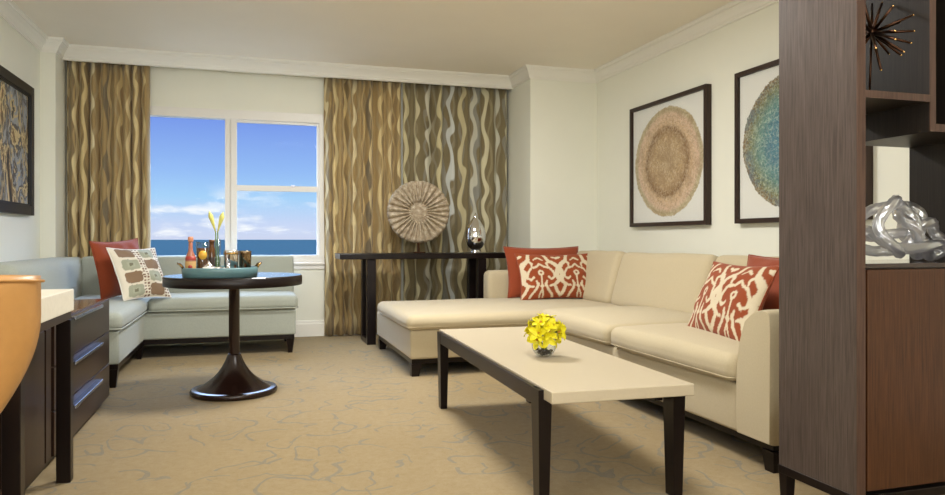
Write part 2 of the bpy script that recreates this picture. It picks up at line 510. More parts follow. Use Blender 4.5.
# ------------------------------------------------------------------ curtains
def curtain(name, label, x0, x1, z0, z1, pleats, amp, m, seed, tight=1.0):
    rnd = random.Random(seed)
    n = pleats * 14
    ph = [rnd.uniform(-0.5, 0.5) for _ in range(pleats + 2)]
    am = [amp * rnd.uniform(0.6, 1.15) for _ in range(pleats + 2)]
    def plan(t, z):
        u = t * pleats; i = int(u); fr = u - i
        p = ph[i] * (1 - fr) + ph[i + 1] * fr
        a = am[i] * (1 - fr) + am[i + 1] * fr
        k = 0.75 + 0.25 * (1 - (z - z0) / (z1 - z0))
        y = a * k * sin(2 * pi * u + p) + 0.25 * a * sin(4 * pi * u + 1.3 + 2 * p)
        x = x0 + (x1 - x0) * t + 0.35 * a * cos(2 * pi * u + p) * k + 0.006 * sin(z * 2.1 + 5 * t) * (1 - (z - z0) / (z1 - z0))
        return x, y
    arc = [0.0]
    for i in range(1, n + 1):
        a = plan((i - 1) / n * 0.9999, 1.3); c = plan(i / n * 0.9999, 1.3)
        arc.append(arc[-1] + hypot(c[0] - a[0], c[1] - a[1]))
    rows = 15
    b = MB(); verts = []; uvs = []
    for side in (0, 1):
        for j in range(rows):
            z = z0 + (z1 - z0) * j / (rows - 1)
            for i in range(n + 1):
                x, y = plan(i / n * 0.9999, z)
                verts.append((x, 7.492 + y + side * 0.006, z)); uvs.append((arc[i], z))
    faces = []; R = (n + 1)
    S = rows * R
    for j in range(rows - 1):
        for i in range(n):
            a = j * R + i
            faces.append((a, a + 1, a + R + 1, a + R)); faces.append((S + a + R, S + a + R + 1, S + a + 1, S + a))
    for i in range(n):
        faces.append((i + 1, i, S + i, S + i + 1)); a = (rows - 1) * R + i; faces.append((a, a + 1, S + a + 1, S + a))
    for j in range(rows - 1):
        a = j * R; faces.append((a, a + R, S + a + R, S + a)); a = j * R + n; faces.append((a + R, a, S + a, S + a + R))
    b.add(verts, faces, True)
    b.uv = {i: q for i, q in enumerate(uvs)}
    o = b.build(name, m, fixn=False)
    return tag(o, label, 'curtain')
curtain('curtain', 'tan and olive wave-striped curtain hanging behind the corner of the grey sofa', -1.637, -0.925, 0.012, 2.69, 8, 0.056, M['drape_tan'], 3)
curtain('curtain', 'tan wave-striped curtain between the window and the carved disc', 0.712, 1.522, 0.012, 2.69, 8, 0.052, M['drape_tan'], 5)
curtain('curtain', 'wide grey-green wave-striped curtain behind the carved disc and console', 1.536, 2.71, 0.012, 2.69, 8, 0.045, M['drape_grey'], 8)

# ------------------------------------------------------------------ pillows
def seg_d(px, py, ax, ay, bx, by):
    dx, dy = bx - ax, by - ay
    L = dx * dx + dy * dy
    t = 0 if L == 0 else max(0, min(1, ((px - ax) * dx + (py - ay) * dy) / L))
    return hypot(px - ax - t * dx, py - ay - t * dy), t

RUST, CREAM = lin((146, 70, 38)), lin((214, 200, 172))
IKAT = [  # (points (a, v), width start, width end) in one mirrored motif; a from the motif's axis 0..0.5, v -1..1
    ([(0.0, 0.50), (0.10, 0.36), (0.24, 0.30), (0.34, 0.10), (0.36, -0.12), (0.27, -0.22), (0.20, -0.12)], 0.035, 0.035),
    ([(0.50, 0.25), (0.42, 0.02), (0.47, -0.28), (0.36, -0.46), (0.22, -0.52)], 0.105, 0.03),
    ([(0.50, 0.30), (0.40, 0.50), (0.27, 0.66), (0.22, 0.90), (0.16, 1.02)], 0.085, 0.035),
    ([(0.27, 0.62), (0.19, 0.52), (0.21, 0.40)], 0.045, 0.03),
    ([(0.12, 0.70), (0.0, 0.82)], 0.02, 0.035),
    ([(0.0, -0.02), (0.0, -0.62)], 0.028, 0.026),
    ([(0.10, -0.42), (0.16, -0.66), (0.26, -0.86), (0.30, -1.02)], 0.045, 0.035),
    ([(0.0, -0.66), (0.05, -0.86), (0.04, -1.02)], 0.03, 0.02),
    ([(0.36, -0.52), (0.42, -0.76), (0.50, -0.92)], 0.05, 0.05),
    ([(0.14, -0.30), (0.10, -0.50)], 0.03, 0.04),
    ([(0.40, 0.86), (0.50, 0.80)], 0.03, 0.05),
]
def ikat(u, v):
    w = u * 0.5 + 0.5                       # 0..1 across two motifs
    jag = mnoise.noise(Vector((w * 40, v * 16, 1.0))) * 0.035
    vv = v + jag
    a = (w * 2.0) % 1.0
    a = abs(a - 0.5) + mnoise.noise(Vector((w * 9, v * 26, 4.0))) * 0.012
    best = 9
    for pts, w0, w1 in IKAT:
        n = len(pts) - 1
        for i in range(n):
            d, t = seg_d(a, vv * 0.62, pts[i][0], pts[i][1] * 0.62, pts[i + 1][0], pts[i + 1][1] * 0.62)
            wd = w0 + (w1 - w0) * (i + t) / n
            best = min(best, d - wd * 0.82)
    dr = hypot(a, (vv - 0.08) * 0.62)
    best = min(best, abs(dr - 0.058) - 0.026)
    best = min(best, abs(a) + abs((vv + 0.52) * 0.5) - 0.06)
    k = max(0, min(1, 0.5 - best / 0.012))
    return tuple(RUST[i] * (1 - k) + CREAM[i] * k for i in range(3)) + (1,)

TAUPE, SAGE, DOT = lin((139, 115, 92)), lin((165, 168, 148)), lin((122, 120, 100))
def checks(u, v):
    cr = lin((228, 221, 204))
    jx = mnoise.noise(Vector((u * 8, v * 8, 2))) * 0.03
    U, V = u + jx, v + jx
    for k, c in enumerate((-0.52, 0.38)):
        a = (U - c) / 0.31
        if abs(a) < 1:
            q = (V + 1) / 0.5; row = int(q) if q >= 0 else 0; b_ = (q - row - 0.5) / 0.42
            if abs(b_) < 1 and (abs(a) ** 5 + abs(b_) ** 5) < 1:
                if (row + k) % 2 == 0:
                    rr = max(abs(a), abs(b_))
                    if rr < 0.24: return DOT
                    if 0.24 <= rr < 0.46: return tuple(x * 1.12 for x in SAGE[:3]) + (1,)
                    return SAGE
                return TAUPE
    for c in (-0.07, 0.83):
        if abs(U - c) < 0.115:
            if ((V * 9) % 1.0) < 0.5 and abs(abs(U - c) - 0.07) < 0.045: return lin((120, 88, 70))
    return cr

def pillow(name, label, ctr, wdir, lean, w, h, t, mat, fn=None, nu=36, nv=26, group=None, seed=0, roll=0.0, parts=True):
    """wdir: plan direction of the pillow's width (its local x); it faces right of wdir turned; lean: tilt back in radians"""
    X = Vector((wdir[0], wdir[1], 0)).normalized()
    Nn = X.cross(Vector((0, 0, 1)))          # faces this way before leaning
    Z = (Nn * cos(lean) + Vector((0, 0, 1)) * sin(lean)).normalized()
    Yv = Z.cross(X)
    if roll:
        X, Yv = X * cos(roll) + Yv * sin(roll), Yv * cos(roll) - X * sin(roll)
    R = Matrix((X, Yv, Z)).transposed()
    b = MB(); verts = []; cols = []
    def pt(u, v, s):
        x = w / 2 * u * (1 - 0.075 * (1 - v * v)); y = h / 2 * v * (1 - 0.085 * (1 - u * u))
        z = s * t / 2 * (max(0, 1 - u * u) ** 0.55) * (max(0, 1 - v * v) ** 0.55)
        q = Vector((x, y, z))
        e = (1 - abs(u)) * (1 - abs(v))
        wr = mnoise.noise(Vector((u * 2.3 + seed, v * 2.3, s * 3.0))) * 0.016 * min(1, e * 6)
        wr += 0.006 * min(1, e * 8) * sin(9 * (u + v * 0.6) + seed) * (abs(u) ** 2)
        q.z += wr
        return q
    idx = {}
    for s in (1, -1):
        for j in range(nv + 1):
            for i in range(nu + 1):
                edge = i in (0, nu) or j in (0, nv)
                key = (i, j, 0 if edge else s)
                if key in idx: continue
                u = sin((2 * i / nu - 1) * pi / 2 * 0.999) if True else 0; v = sin((2 * j / nv - 1) * pi / 2 * 0.999)
                u = 0.45 * u + 0.55 * (2 * i / nu - 1); v = 0.45 * v + 0.55 * (2 * j / nv - 1)
                idx[key] = len(verts); verts.append(R @ pt(u, v, 0 if edge else s))
                if fn: cols.append(fn(u, v) if s == 1 else (RUST if fn is ikat else lin((220, 212, 196))))
    faces = []
    for s in (1, -1):
        for j in range(nv):
            for i in range(nu):
                def K(a, c): return idx[(a, c, 0 if (a in (0, nu) or c in (0, nv)) else s)]
                q = [K(i, j), K(i + 1, j), K(i + 1, j + 1), K(i, j + 1)]
                if s < 0: q.reverse()
                faces.append(q)
    b.add(verts, faces, True)
    if fn: b.col = cols
    low = min(p.z for p in b.v)
    root = thing(name, label, 'pillow', (ctr[0], ctr[1], ctr[2] ), 0, group)
    off = Vector((0, 0, -low))
    b.shift(off)
    b.build('cover', mat, root)
    # piping along the edge
    ring = [R @ pt(u, -1, 0) for u in [i / 12 - 1 for i in range(24)]] + [R @ pt(1, v, 0) for v in [i / 12 - 1 for i in range(24)]] + \
           [R @ pt(-u, 1, 0) for u in [i / 12 - 1 for i in range(24)]] + [R @ pt(-1, -v, 0) for v in [i / 12 - 1 for i in range(24)]]
    MB().tube([p + off for p in ring], 0.0045, 6, closed=True).build('piping', M['rust'] if (fn is ikat or fn is None) else M['mat'], root)
    return root

# ------------------------------------------------------------------ cream sectional
so = Vector((2.1, 4.5, 0))
sofa = thing('sectional_sofa', 'cream linen sectional sofa with a chaise, below the two framed circle prints', 'sofa', so)
def sp(name, mb, m, parent=None, label=None):
    if parent is None: return mb.shift(-so).build(name, m, sofa, label=label)
    return mb.shift(-so).build(name, m, parent, label=label)
sp('base', MB().rbox((1.11, 5.11, 0.125), (3.38, 6.56, 0.34), 0.018, 4).rbox((2.105, 2.72, 0.125), (3.38, 5.16, 0.345), 0.018, 4), M['sofa'])
r = MB()
r.rbox((1.125, 5.13, 0.088), (3.36, 6.54, 0.127), 0.004).rbox((2.14, 2.56, 0.088), (3.36, 5.2, 0.127), 0.004)
sp('plinth_rail', r, M['dark_x'])
for x, y in ((1.15, 5.15), (1.15, 6.5), (2.16, 2.58), (3.3, 2.58), (3.3, 6.5), (2.16, 5.15)):
    k = 0.045
    q = MB(); q.add([(x - k * .6, y - k * .6, 0), (x + k * .6, y - k * .6, 0), (x + k * .6, y + k * .6, 0), (x - k * .6, y + k * .6, 0),
                     (x - k * .7, y - k * .7, 0.09), (x + k, y - k * .7, 0.09), (x + k, y + k, 0.09), (x - k * .7, y + k, 0.09)],
                    [(0, 3, 2, 1), (4, 5, 6, 7), (0, 1, 5, 4), (1, 2, 6, 5), (2, 3, 7, 6), (3, 0, 4, 7)])
    sp('leg', q, M['dark'])
# near arm: tapers towards its rounded top
def arm_prism(prof, lo, hi, axis, r=0.03):
    b = MB(); n = len(prof)
    cen = (sum(p[0] for p in prof) / n, sum(p[1] for p in prof) / n)
    rows = []
    steps = [(lo, 0.90), (lo + 0.006, 0.95), (lo + 0.018, 0.985), (lo + r, 1.0), (hi - r, 1.0), (hi - 0.01, 0.96), (hi, 0.9)]
    v = []
    for tt, s in steps:
        dv = (1 - s) * 0.25
        for p in prof:
            q = (p[0] + (cen[0] - p[0]) * dv, p[1] + (cen[1] - p[1]) * dv)
            v.append((tt, q[0], q[1]) if axis == 'x' else (q[0], tt, q[1]))
    f = []
    for i in range(len(steps) - 1):
        for k in range(n):
            k2 = (k + 1) % n
            f.append((i * n + k, i * n + k2, (i + 1) * n + k2, (i + 1) * n + k))
    b.add(v, f, True)
    b.add([v[k] for k in range(n)], [tuple(reversed(range(n)))]); b.add(v[-n:], [tuple(range(n))])
    return b
prof = [(2.52, 0.128), (2.735, 0.128), (2.74, 0.20), (2.74, 0.34), (2.735, 0.44), (2.715, 0.55), (2.68, 0.64), (2.64, 0.672), (2.61, 0.690), (2.57, 0.698),
        (2.535, 0.694), (2.52, 0.68), (2.515, 0.60), (2.518, 0.35)]
sp('arm', arm_prism(prof, 2.085, 3.34, 'x'), M['sofa'])
# low far arm behind the chaise
sp('arm', MB().rbox((2.13, 6.37, 0.335), (3.32, 6.56, 0.70), 0.05, 5, 0.008, 0.006), M['sofa'])
sp('back', MB().rbox((3.18, 2.525, 0.125), (3.40, 6.56, 0.83), 0.04, 4), M['sofa'])
def seam(lo, hi, z):
    pts = []
    rr = 0.035
    x0, y0, x1, y1 = lo[0], lo[1], hi[0], hi[1]
    for cx_, cy_, a0 in ((x1 - rr, y1 - rr, 0), (x0 + rr, y1 - rr, 90), (x0 + rr, y0 + rr, 180), (x1 - rr, y0 + rr, 270)):
        for k in range(5):
            a = radians(a0 + k * 22.5); pts.append((cx_ + rr * cos(a), cy_ + rr * sin(a), z))
    return pts
def seat(lo, hi, puff=0.02):
    c = sp('seat_cushion', MB().rbox(lo, hi, 0.050, 10, puff, 0.006, lump=0.005), M['sofa'])
    e = 0.0
    e = 0.004
    sp('piping', MB().tube(seam((lo[0] + e, lo[1] + e), (hi[0] - e, hi[1] - e), lo[2] + 0.022), 0.003, 6, True), M['sofa'], c)
seat((1.075, 5.06, 0.342), (3.12, 6.37, 0.447), 0.02)
seat((2.06, 3.930, 0.350), (3.12, 5.005, 0.475), 0.028)
seat((2.06, 2.752, 0.350), (3.12, 3.900, 0.475), 0.028)
def back_cushion(y0, y1, seed):
    L = 0.185
    b = MB().rbox((0, y0, 0), (0.22, y1, 0.475), 0.06, 10, 0.010, 0.012, lump=0.008)
    # lean back: rotate about the y axis at the bottom front edge
    a = radians(17)
    R = Matrix.Translation((2.86, 0, 0.448)) @ Matrix.Rotation(a, 4, 'Y')
    b.xf(R)
    c = sp('back_cushion', b, M['sofa'])
back_cushion(5.462, 6.35, 1); back_cushion(4.205, 5.428, 2); back_cushion(2.755, 4.170, 3)

SEAT = 0.455
pillow('throw_pillow', 'plain rust orange pillow at the far end of the cream sofa behind the patterned one', (2.63, 6.245, 0.462), (1, 0), radians(14), 0.76, 0.48, 0.16, M['rust'], seed=1)
pillow('throw_pillow', 'rust and cream ikat lumbar pillow at the far end of the cream sofa', (2.64, 5.98, 0.462), (1, 0), radians(20), 0.74, 0.43, 0.15, M['pattern'], ikat, 150, 100, seed=2)
pillow('throw_pillow', 'plain burnt orange pillow partly hidden by the shelving and the leaning ikat pillow', (2.74, 3.24, 0.475), (0.05, -1), radians(18), 0.62, 0.455, 0.15, M['rust'], seed=3)
pillow('throw_pillow', 'rust and cream ikat pillow leaning at the near end of the cream sofa', (2.455, 3.285, 0.470), (-0.10, -0.61), radians(24), 0.69, 0.435, 0.16, M['pattern'], ikat, 150, 100, seed=4)

# ------------------------------------------------------------------ grey L-shaped banquette
go = Vector((-0.85, 6.5, 0))
gs = thing('corner_sofa', 'pale grey L-shaped corner sofa under the window', 'sofa', go)
def gp(name, mb, m, parent=None): return mb.shift(-go).build(name, m, parent or gs)
gp('base', MB().rbox((-1.72, 5.30, 0.16), (-0.836, 7.36, 0.385), 0.015, 4).rbox((-0.90, 6.51, 0.16), (0.385, 7.36, 0.385), 0.015, 4), M['grey'])
gp('plinth_rail', MB().rbox((-1.70, 5.32, 0.12), (-0.846, 7.34, 0.162), 0.004).rbox((-0.90, 6.52, 0.12), (0.375, 7.34, 0.162), 0.004), M['dark_x'])
for x, y in ((-0.88, 5.35), (-1.66, 5.35), (0.34, 6.55), (0.34, 7.28), (-0.88, 6.55), (-1.66, 7.28)):
    q = MB(); k = 0.033
    q.add([(x - k * .55, y - k * .55, 0), (x + k * .55, y - k * .55, 0), (x + k * .55, y + k * .55, 0), (x - k * .55, y + k * .55, 0),
           (x - k, y - k, 0.125), (x + k, y - k, 0.125), (x + k, y + k, 0.125), (x - k, y + k, 0.125)],
          [(0, 3, 2, 1), (4, 5, 6, 7), (0, 1, 5, 4), (1, 2, 6, 5), (2, 3, 7, 6), (3, 0, 4, 7)])
    gp('leg', q, M['dark'])
def gseat(lo, hi):
    c = gp('seat_cushion', MB().rbox(lo, hi, 0.045, 8, 0.012, 0.006, lump=0.004), M['grey'])
    gp('piping', MB().tube(seam(lo, hi, lo[2] + 0.012), 0.005, 6, True), M['grey'], c)
gseat((-1.42, 5.27, 0.388), (-0.815, 7.10, 0.508))
gseat((-0.812, 6.475, 0.388), (0.405, 7.10, 0.508))
gp('back', MB().rbox((-1.74, 5.28, 0.385), (-1.43, 7.36, 0.838), 0.075, 7, 0.0, 0.012), M['grey'])
gp('back', MB().rbox((-1.43, 7.11, 0.385), (0.40, 7.37, 0.842), 0.03, 7, 0.004, 0.008), M['grey'])
pillow('throw_pillow', 'plain rust pillow in the corner of the grey sofa behind the checked one', (-1.03, 6.58, 0.512), (0.31, 0.41), radians(12), 0.50, 0.48, 0.15, M['rust'], seed=5, roll=radians(3))
pillow('throw_pillow', 'cream pillow with taupe and sage checks on the grey sofa', (-0.855, 6.39, 0.512), (0.31, 0.38), radians(25), 0.48, 0.455, 0.15, M['pattern'], checks, 90, 90, seed=6, roll=radians(-1))

# ------------------------------------------------------------------ round pedestal table
rt = thing('round_table', 'round dark pedestal table with a flared base in front of the grey sofa', 'table', (-0.0975, 4.935, 0))
MB().lathe([(0, 0.7605), (0.427, 0.7605), (0.427, 0.763), (0.425, 0.765), (0, 0.765)], 96, smooth=False).build('tabletop', [M['tabletop']], rt)
MB().lathe([(0, 0.700), (0.41, 0.700), (0.428, 0.702), (0.430, 0.705), (0.430, 0.757), (0.427, 0.760), (0, 0.760)], 96).build('rim', [M['rimwood']], rt)
MB().lathe([(0.034, 0.24), (0.034, 0.68), (0.07, 0.69), (0.07, 0.6995), (0, 0.6995)], 32).build('column', M['pedestal'], rt)
MB().lathe([(0, 0), (0.262, 0), (0.270, 0.008), (0.272, 0.022), (0.266, 0.034), (0.258, 0.036), (0.236, 0.036), (0.228, 0.040), (0.20, 0.055),
            (0.165, 0.078), (0.13, 0.106), (0.10, 0.138), (0.075, 0.175), (0.056, 0.212), (0.043, 0.247), (0.038, 0.255), (0.034, 0.256), (0, 0.256)], 72).build('base', M['pedestal'], rt)

# tray and what stands on it
TZ = 0.7652
TC = Vector((-0.176, 4.76, TZ))
tr = thing('serving_tray', 'round teal serving tray with brass handles on the pedestal table', 'tray', TC)
MB().lathe([(0, 0), (0.214, 0), (0.222, 0.004), (0.226, 0.054), (0.222, 0.060), (0.216, 0.058), (0.214, 0.014), (0.21, 0.010), (0, 0.010)], 64).build('body', M['teal'], tr)
for sgn in (-1, 1):
    a0 = 0.1 if sgn > 0 else pi + 0.1
    pts = [(0.221 * cos(a0 - 0.22), 0.221 * sin(a0 - 0.22), 0.056), (0.236 * cos(a0 - 0.2), 0.236 * sin(a0 - 0.2), 0.078), (0.245 * cos(a0), 0.245 * sin(a0), 0.085),
           (0.236 * cos(a0 + 0.2), 0.236 * sin(a0 + 0.2), 0.078), (0.221 * cos(a0 + 0.22), 0.221 * sin(a0 + 0.22), 0.056)]
    MB().tube(pts, 0.007, 8).build('handle', M['brass'], tr)
IZ = TZ + 0.0102
def item(name, label, cat, x, y, group=None, rotz=0):
    o = thing(name, label, cat, (x * 0.977, y - 0.115, IZ), rotz, group)
    o.scale = (1.04, 1.04, 1.17)
    return o
amber = plain('pink_juice', (178, 112, 90), 0.15)
tea = plain('iced_tea', (120, 70, 26), 0.12)
labelm = plain('tan_paper_label', (206, 164, 104), 0.6)
redm = plain('red_seal', (168, 58, 44), 0.5)
orangem = plain('orange_cap', (206, 140, 108), 0.4)
mint = plain('mint_green', (74, 120, 44), 0.5)
lemon = plain('lemon_yellow', (226, 176, 62), 0.4)
k = item('bottle', 'pink juice bottle with a tan label and orange cap on the tray', 'bottle', -0.352, 4.80)
MB().lathe([(0, 0), (0.026, 0), (0.029, 0.004), (0.029, 0.088), (0.026, 0.104), (0.014, 0.128), (0.0115, 0.145), (0.0115, 0.180), (0, 0.180)], 24).build('body', amber, k)
MB().lathe([(0.0295, 0.018), (0.0302, 0.02), (0.0302, 0.074), (0.0295, 0.076)], 24).build('paper_label', labelm, k)
MB().lathe([(0, 0), (0.012, 0), (0.012, 0.0006), (0, 0.0006)], 16, (0, -0.0306, 0.046), M=Matrix.Rotation(pi / 2, 4, 'X')).build('seal', redm, k)
MB().lathe([(0.0145, 0.178), (0.0150, 0.180), (0.0150, 0.200), (0.012, 0.204), (0, 0.204)], 20).build('cap', orangem, k)
MB().lathe([(0.0295, 0.082), (0.0300, 0.084), (0.0275, 0.102), (0.0265, 0.102)], 24).build('neck_label', redm, k)
k = item('iced_tea_glass', 'tall glass of iced tea with lemon and mint on the tray', 'glass', -0.286, 4.85)
MB().lathe([(0, 0), (0.030, 0), (0.034, 0.004), (0.037, 0.178), (0.0345, 0.178), (0.032, 0.010), (0, 0.010)], 28).build('tumbler', M['thinglass'], k)
MB().lathe([(0, 0.0105), (0.0315, 0.0105), (0.0338, 0.145), (0, 0.145)], 24).build('tea', tea, k)
MB().lathe([(0, 0), (0.024, 0), (0.024, 0.005), (0, 0.005)], 20, (0.004, -0.0352, 0.108), M=Matrix.Rotation(pi / 2, 4, 'X')).build('lemon_slice', lemon, k)
q = MB()
rr = random.Random(4)
for i in range(9):
    a = rr.uniform(0, 2 * pi); c = Vector((0.014 * cos(a), 0.014 * sin(a), 0.150 + rr.uniform(0, 0.02)))
    d = Vector((cos(a), sin(a), rr.uniform(-0.1, 0.5))).normalized(); e = Vector((-sin(a), cos(a), 0))
    q.add([c, c + d * 0.014 + e * 0.009 + Vector((0, 0, .003)), c + d * 0.028, c + d * 0.014 - e * 0.009 + Vector((0, 0, .003))], [(0, 1, 2, 3)])
q.build('mint_sprig', mint, k)
k = item('bottle', 'brown bottle standing behind the iced tea glass', 'bottle', -0.236, 4.95)
MB().lathe([(0, 0), (0.026, 0), (0.028, 0.004), (0.028, 0.12), (0.024, 0.135), (0.014, 0.150), (0.0135, 0.172), (0.016, 0.174), (0.016, 0.188), (0, 0.188)], 24).build('body', plain('brown_bottle_glass', (104, 66, 34), 0.12), k)
MB().lathe([(0.0285, 0.03), (0.0292, 0.032), (0.0292, 0.092), (0.0285, 0.094)], 24).build('paper_label', plain('dark_label', (70, 52, 38), 0.5), k)
k = item('bud_vase', 'slim clear bud vase holding two green lilies on the tray', 'vase', -0.197, 4.88)
MB().lathe([(0, 0), (0.017, 0), (0.019, 0.003), (0.0175, 0.19), (0.0155, 0.19), (0.0165, 0.012), (0, 0.010)], 24).build('glass_tube', M['thinglass'], k)
MB().lathe([(0, 0.0125), (0.0155, 0.0125), (0.015, 0.09), (0, 0.09)], 20).build('water', pane_mat('vase_water', (0.86, 0.94, 0.86, 1), 0.02, 0.5, 3.0), k)
stem_g = plain('stem_green', (118, 150, 62), 0.5)
calla_y = plain('lily_yellow_green', (224, 220, 122), 0.5)
for tip, name in ((Vector((-0.050, 0.0, 0.400)), 'left'), (Vector((0.034, 0.0, 0.396)), 'right')):
    lily = thing('calla_lily', 'pale yellow green lily in the bud vase leaning towards the %s' % ('iced tea glass' if name == 'left' else 'silver tumblers'), 'flower', (-0.197 * 0.977, 4.88 - 0.115, IZ), 0, 'lilies in the bud vase')
    base = Vector((0.006 if name == 'right' else -0.006, 0.004 if name == 'right' else -0.004, 0.016))
    knee = Vector((-0.012 if name == 'left' else 0.0, 0.0, 0.268))
    mid = base.lerp(knee, 0.5)
    MB().tube([base, mid, knee, knee.lerp(tip, 0.25)], 0.0036, 7).build('stem', stem_g, lily)
    b = MB(); ax = (tip - knee); L = ax.length; axn = ax.normalized()
    side = axn.cross(Vector((0, 1, 0))).normalized(); dep = axn.cross(side)
    pr = []
    for i in range(9):
        t_ = i / 8; rad_ = 0.0036 + 0.0120 * (t_ / 0.72) ** 1.3 if t_ < 0.72 else 0.0156 * (1 - (t_ - 0.72) / 0.28) ** 0.8 + 0.001
        if i == 8: rad_ = 0.001
        pr.append((knee + ax * t_, rad_))
    b.tube([p for p, _ in pr], [r_ for _, r_ in pr], 10)
    b.build('spathe', calla_y, lily)
k = item('sugar_bowl', 'small white bowl on the tray in front of the tall glass', 'bowl', -0.243, 4.74)
MB().lathe([(0, 0), (0.016, 0), (0.02, 0.004), (0.033, 0.03), (0.034, 0.048), (0.031, 0.048), (0.028, 0.03), (0.012, 0.008), (0, 0.007)], 28).build('bowl', M['white'], k)
MB().lathe([(0, 0.046), (0.030, 0.046), (0.026, 0.056), (0.010, 0.066), (0.006, 0.072), (0.006, 0.078), (0, 0.080)], 24).build('lid', M['chrome'], k)
k = item('creamer', 'tiny silver creamer at the front of the tray by the bud vase', 'jug', -0.186, 4.725)
MB().lathe([(0, 0), (0.018, 0), (0.026, 0.012), (0.027, 0.026), (0.020, 0.040), (0.023, 0.048), (0.020, 0.048), (0.017, 0.040), (0.023, 0.024), (0, 0.006)], 24).build('body', M['chrome'], k)
MB().tube([(0.020, 0, 0.042), (0.036, 0, 0.040), (0.040, 0, 0.026), (0.026, 0, 0.016)], 0.003, 6).build('handle', M['chrome'], k)
k = item('tumbler', 'polished silver tumbler on the tray beside the bud vase', 'cup', -0.114, 4.83)
cupp = [(0, 0), (0.034, 0), (0.038, 0.004), (0.042, 0.125), (0.0425, 0.132), (0.040, 0.132), (0.036, 0.010), (0, 0.008)]
MB().lathe(cupp, 36).build('body', M['chrome'], k)
MB().lathe([(0.0415, 0.110), (0.0432, 0.112), (0.0435, 0.118), (0.0418, 0.120)], 36).build('band', M['brass'], k)
k2 = item('tumbler', 'dark antique silver tumbler beside the bright polished one on the tray', 'cup', -0.030, 4.89)
MB().lathe([(r_ * 0.88, z_ * 0.97) for r_, z_ in cupp], 36).build('body', metal('antique_silver', (150, 132, 108), 0.12), k2)
MB().lathe([(0.0365, 0.006), (0.0375, 0.008), (0.0385, 0.018), (0.037, 0.02)], 36).build('band', M['brass'], k2)
k = item('salt_shaker', 'slender silver shaker at the front edge of the tray', 'shaker', -0.128, 4.715)
MB().lathe([(0, 0), (0.013, 0), (0.013, 0.004), (0.010, 0.02), (0.011, 0.05), (0.0, 0.05)], 20).build('body', M['chrome'], k)
MB().lathe([(0.0115, 0.05), (0.0115, 0.056), (0.008, 0.064), (0, 0.066)], 20).build('cap', M['chrome'], k)
k = item('dish', 'small dark shallow dish in front of the dark tumbler on the tray', 'dish', -0.020, 4.79)
MB().lathe([(0, 0), (0.02, 0), (0.036, 0.016), (0.038, 0.022), (0.034, 0.020), (0.018, 0.005), (0, 0.005)], 28).build('bowl', M['bronze'], k)

# ------------------------------------------------------------------ coffee table (slightly turned)
ct = thing('coffee_table', 'low rectangular coffee table with a cream top and dark tapered legs', 'table', (1.345, 3.27, 0), radians(-2.1))
MB().rbox((-0.288, -0.925, 0.412), (0.284, 0.925, 0.456), 0.004).build('tabletop', M['stone'], ct)
for sgn, nm in ((-1, 'l'), (1, 'r')):
    x0, x1 = (-0.306, -0.288) if sgn < 0 else (0.298, 0.316)
    if sgn < 0:
        MB().rbox((-0.308, -0.81, 0.385), (-0.2885, 0.81, 0.4475), 0.003).build('apron', M['dark_y'], ct)
    else:
        MB().rbox((0.2, -0.78, 0.365), (0.235, 0.78, 0.411), 0.003).build('apron', M['dark_y'], ct)
for x, y in ((-0.283, -0.805), (-0.283, 0.85), (0.268, -0.805), (0.268, 0.85)):
    q = MB(); tx, ty = 0.026, 0.04; bx, by = 0.019, 0.030
    ztop = 0.4475 if x < 0 else 0.4115
    if x < 0:
        # outer legs rise beside the top
        q.add([(x - bx, y - by, 0), (x + bx, y - by, 0), (x + bx, y + by, 0), (x - bx, y + by, 0),
               (x - tx, y - ty, 0.4115), (x + tx, y - ty, 0.4115), (x + tx, y + ty, 0.4115), (x - tx, y + ty, 0.4115)],
              [(0, 3, 2, 1), (4, 5, 6, 7), (0, 1, 5, 4), (1, 2, 6, 5), (2, 3, 7, 6), (3, 0, 4, 7)])
        q.box((x - tx, y - ty, 0.4115), (-0.2885, y + ty, 0.4475))
    else:
        q.add([(x - bx, y - by, 0), (x + bx, y - by, 0), (x + bx, y + by, 0), (x - bx, y + by, 0),
               (x - tx, y - ty, 0.4115), (x + tx, y - ty, 0.4115), (x + tx, y + ty, 0.4115), (x - tx, y + ty, 0.4115)],
              [(0, 3, 2, 1), (4, 5, 6, 7), (0, 1, 5, 4), (1, 2, 6, 5), (2, 3, 7, 6), (3, 0, 4, 7)])
    q.build('leg', M['dark'], ct)

# orchids in a glass bowl
VX, VY_, VZ = 1.30, 3.085, 0.4562
fb = thing('glass_bowl_vase', 'round clear glass bowl vase with dark pebbles on the coffee table', 'vase', (VX, VY_, VZ))
def sph(R, z0, z1, n):
    out = []
    for i in range(n + 1):
        z = z0 + (z1 - z0) * i / n; out.append((sqrt(max(0, R * R - (z - R * 0.94) ** 2)), z))
    return out
outer = sph(0.058, 0.0, 0.096, 14)
inner = [(max(0, r_ - 0.003), z_) for r_, z_ in reversed(sph(0.058, 0.004, 0.096, 14))]
MB().lathe([(0, 0)] + outer + inner + [(0, 0.004)], 40).build('bowl', M['thinglass'], fb)
pb = MB(); rr = random.Random(2)
for i in range(60):
    a = rr.uniform(0, 2 * pi); z = rr.uniform(0.010, 0.036); R = sqrt(max(0, 0.055 ** 2 - (z - 0.0545) ** 2)) - 0.011
    d = R * sqrt(rr.random()); s_ = rr.uniform(0.006, 0.009)
    pb.lathe([(0, -s_ * .7), (s_ * .7, -s_ * .5), (s_, 0), (s_ * .7, s_ * .5), (0, s_ * .7)], 8, (d * cos(a), d * sin(a), z))
pb.build('pebbles', M['pebble'], fb, kind='stuff')
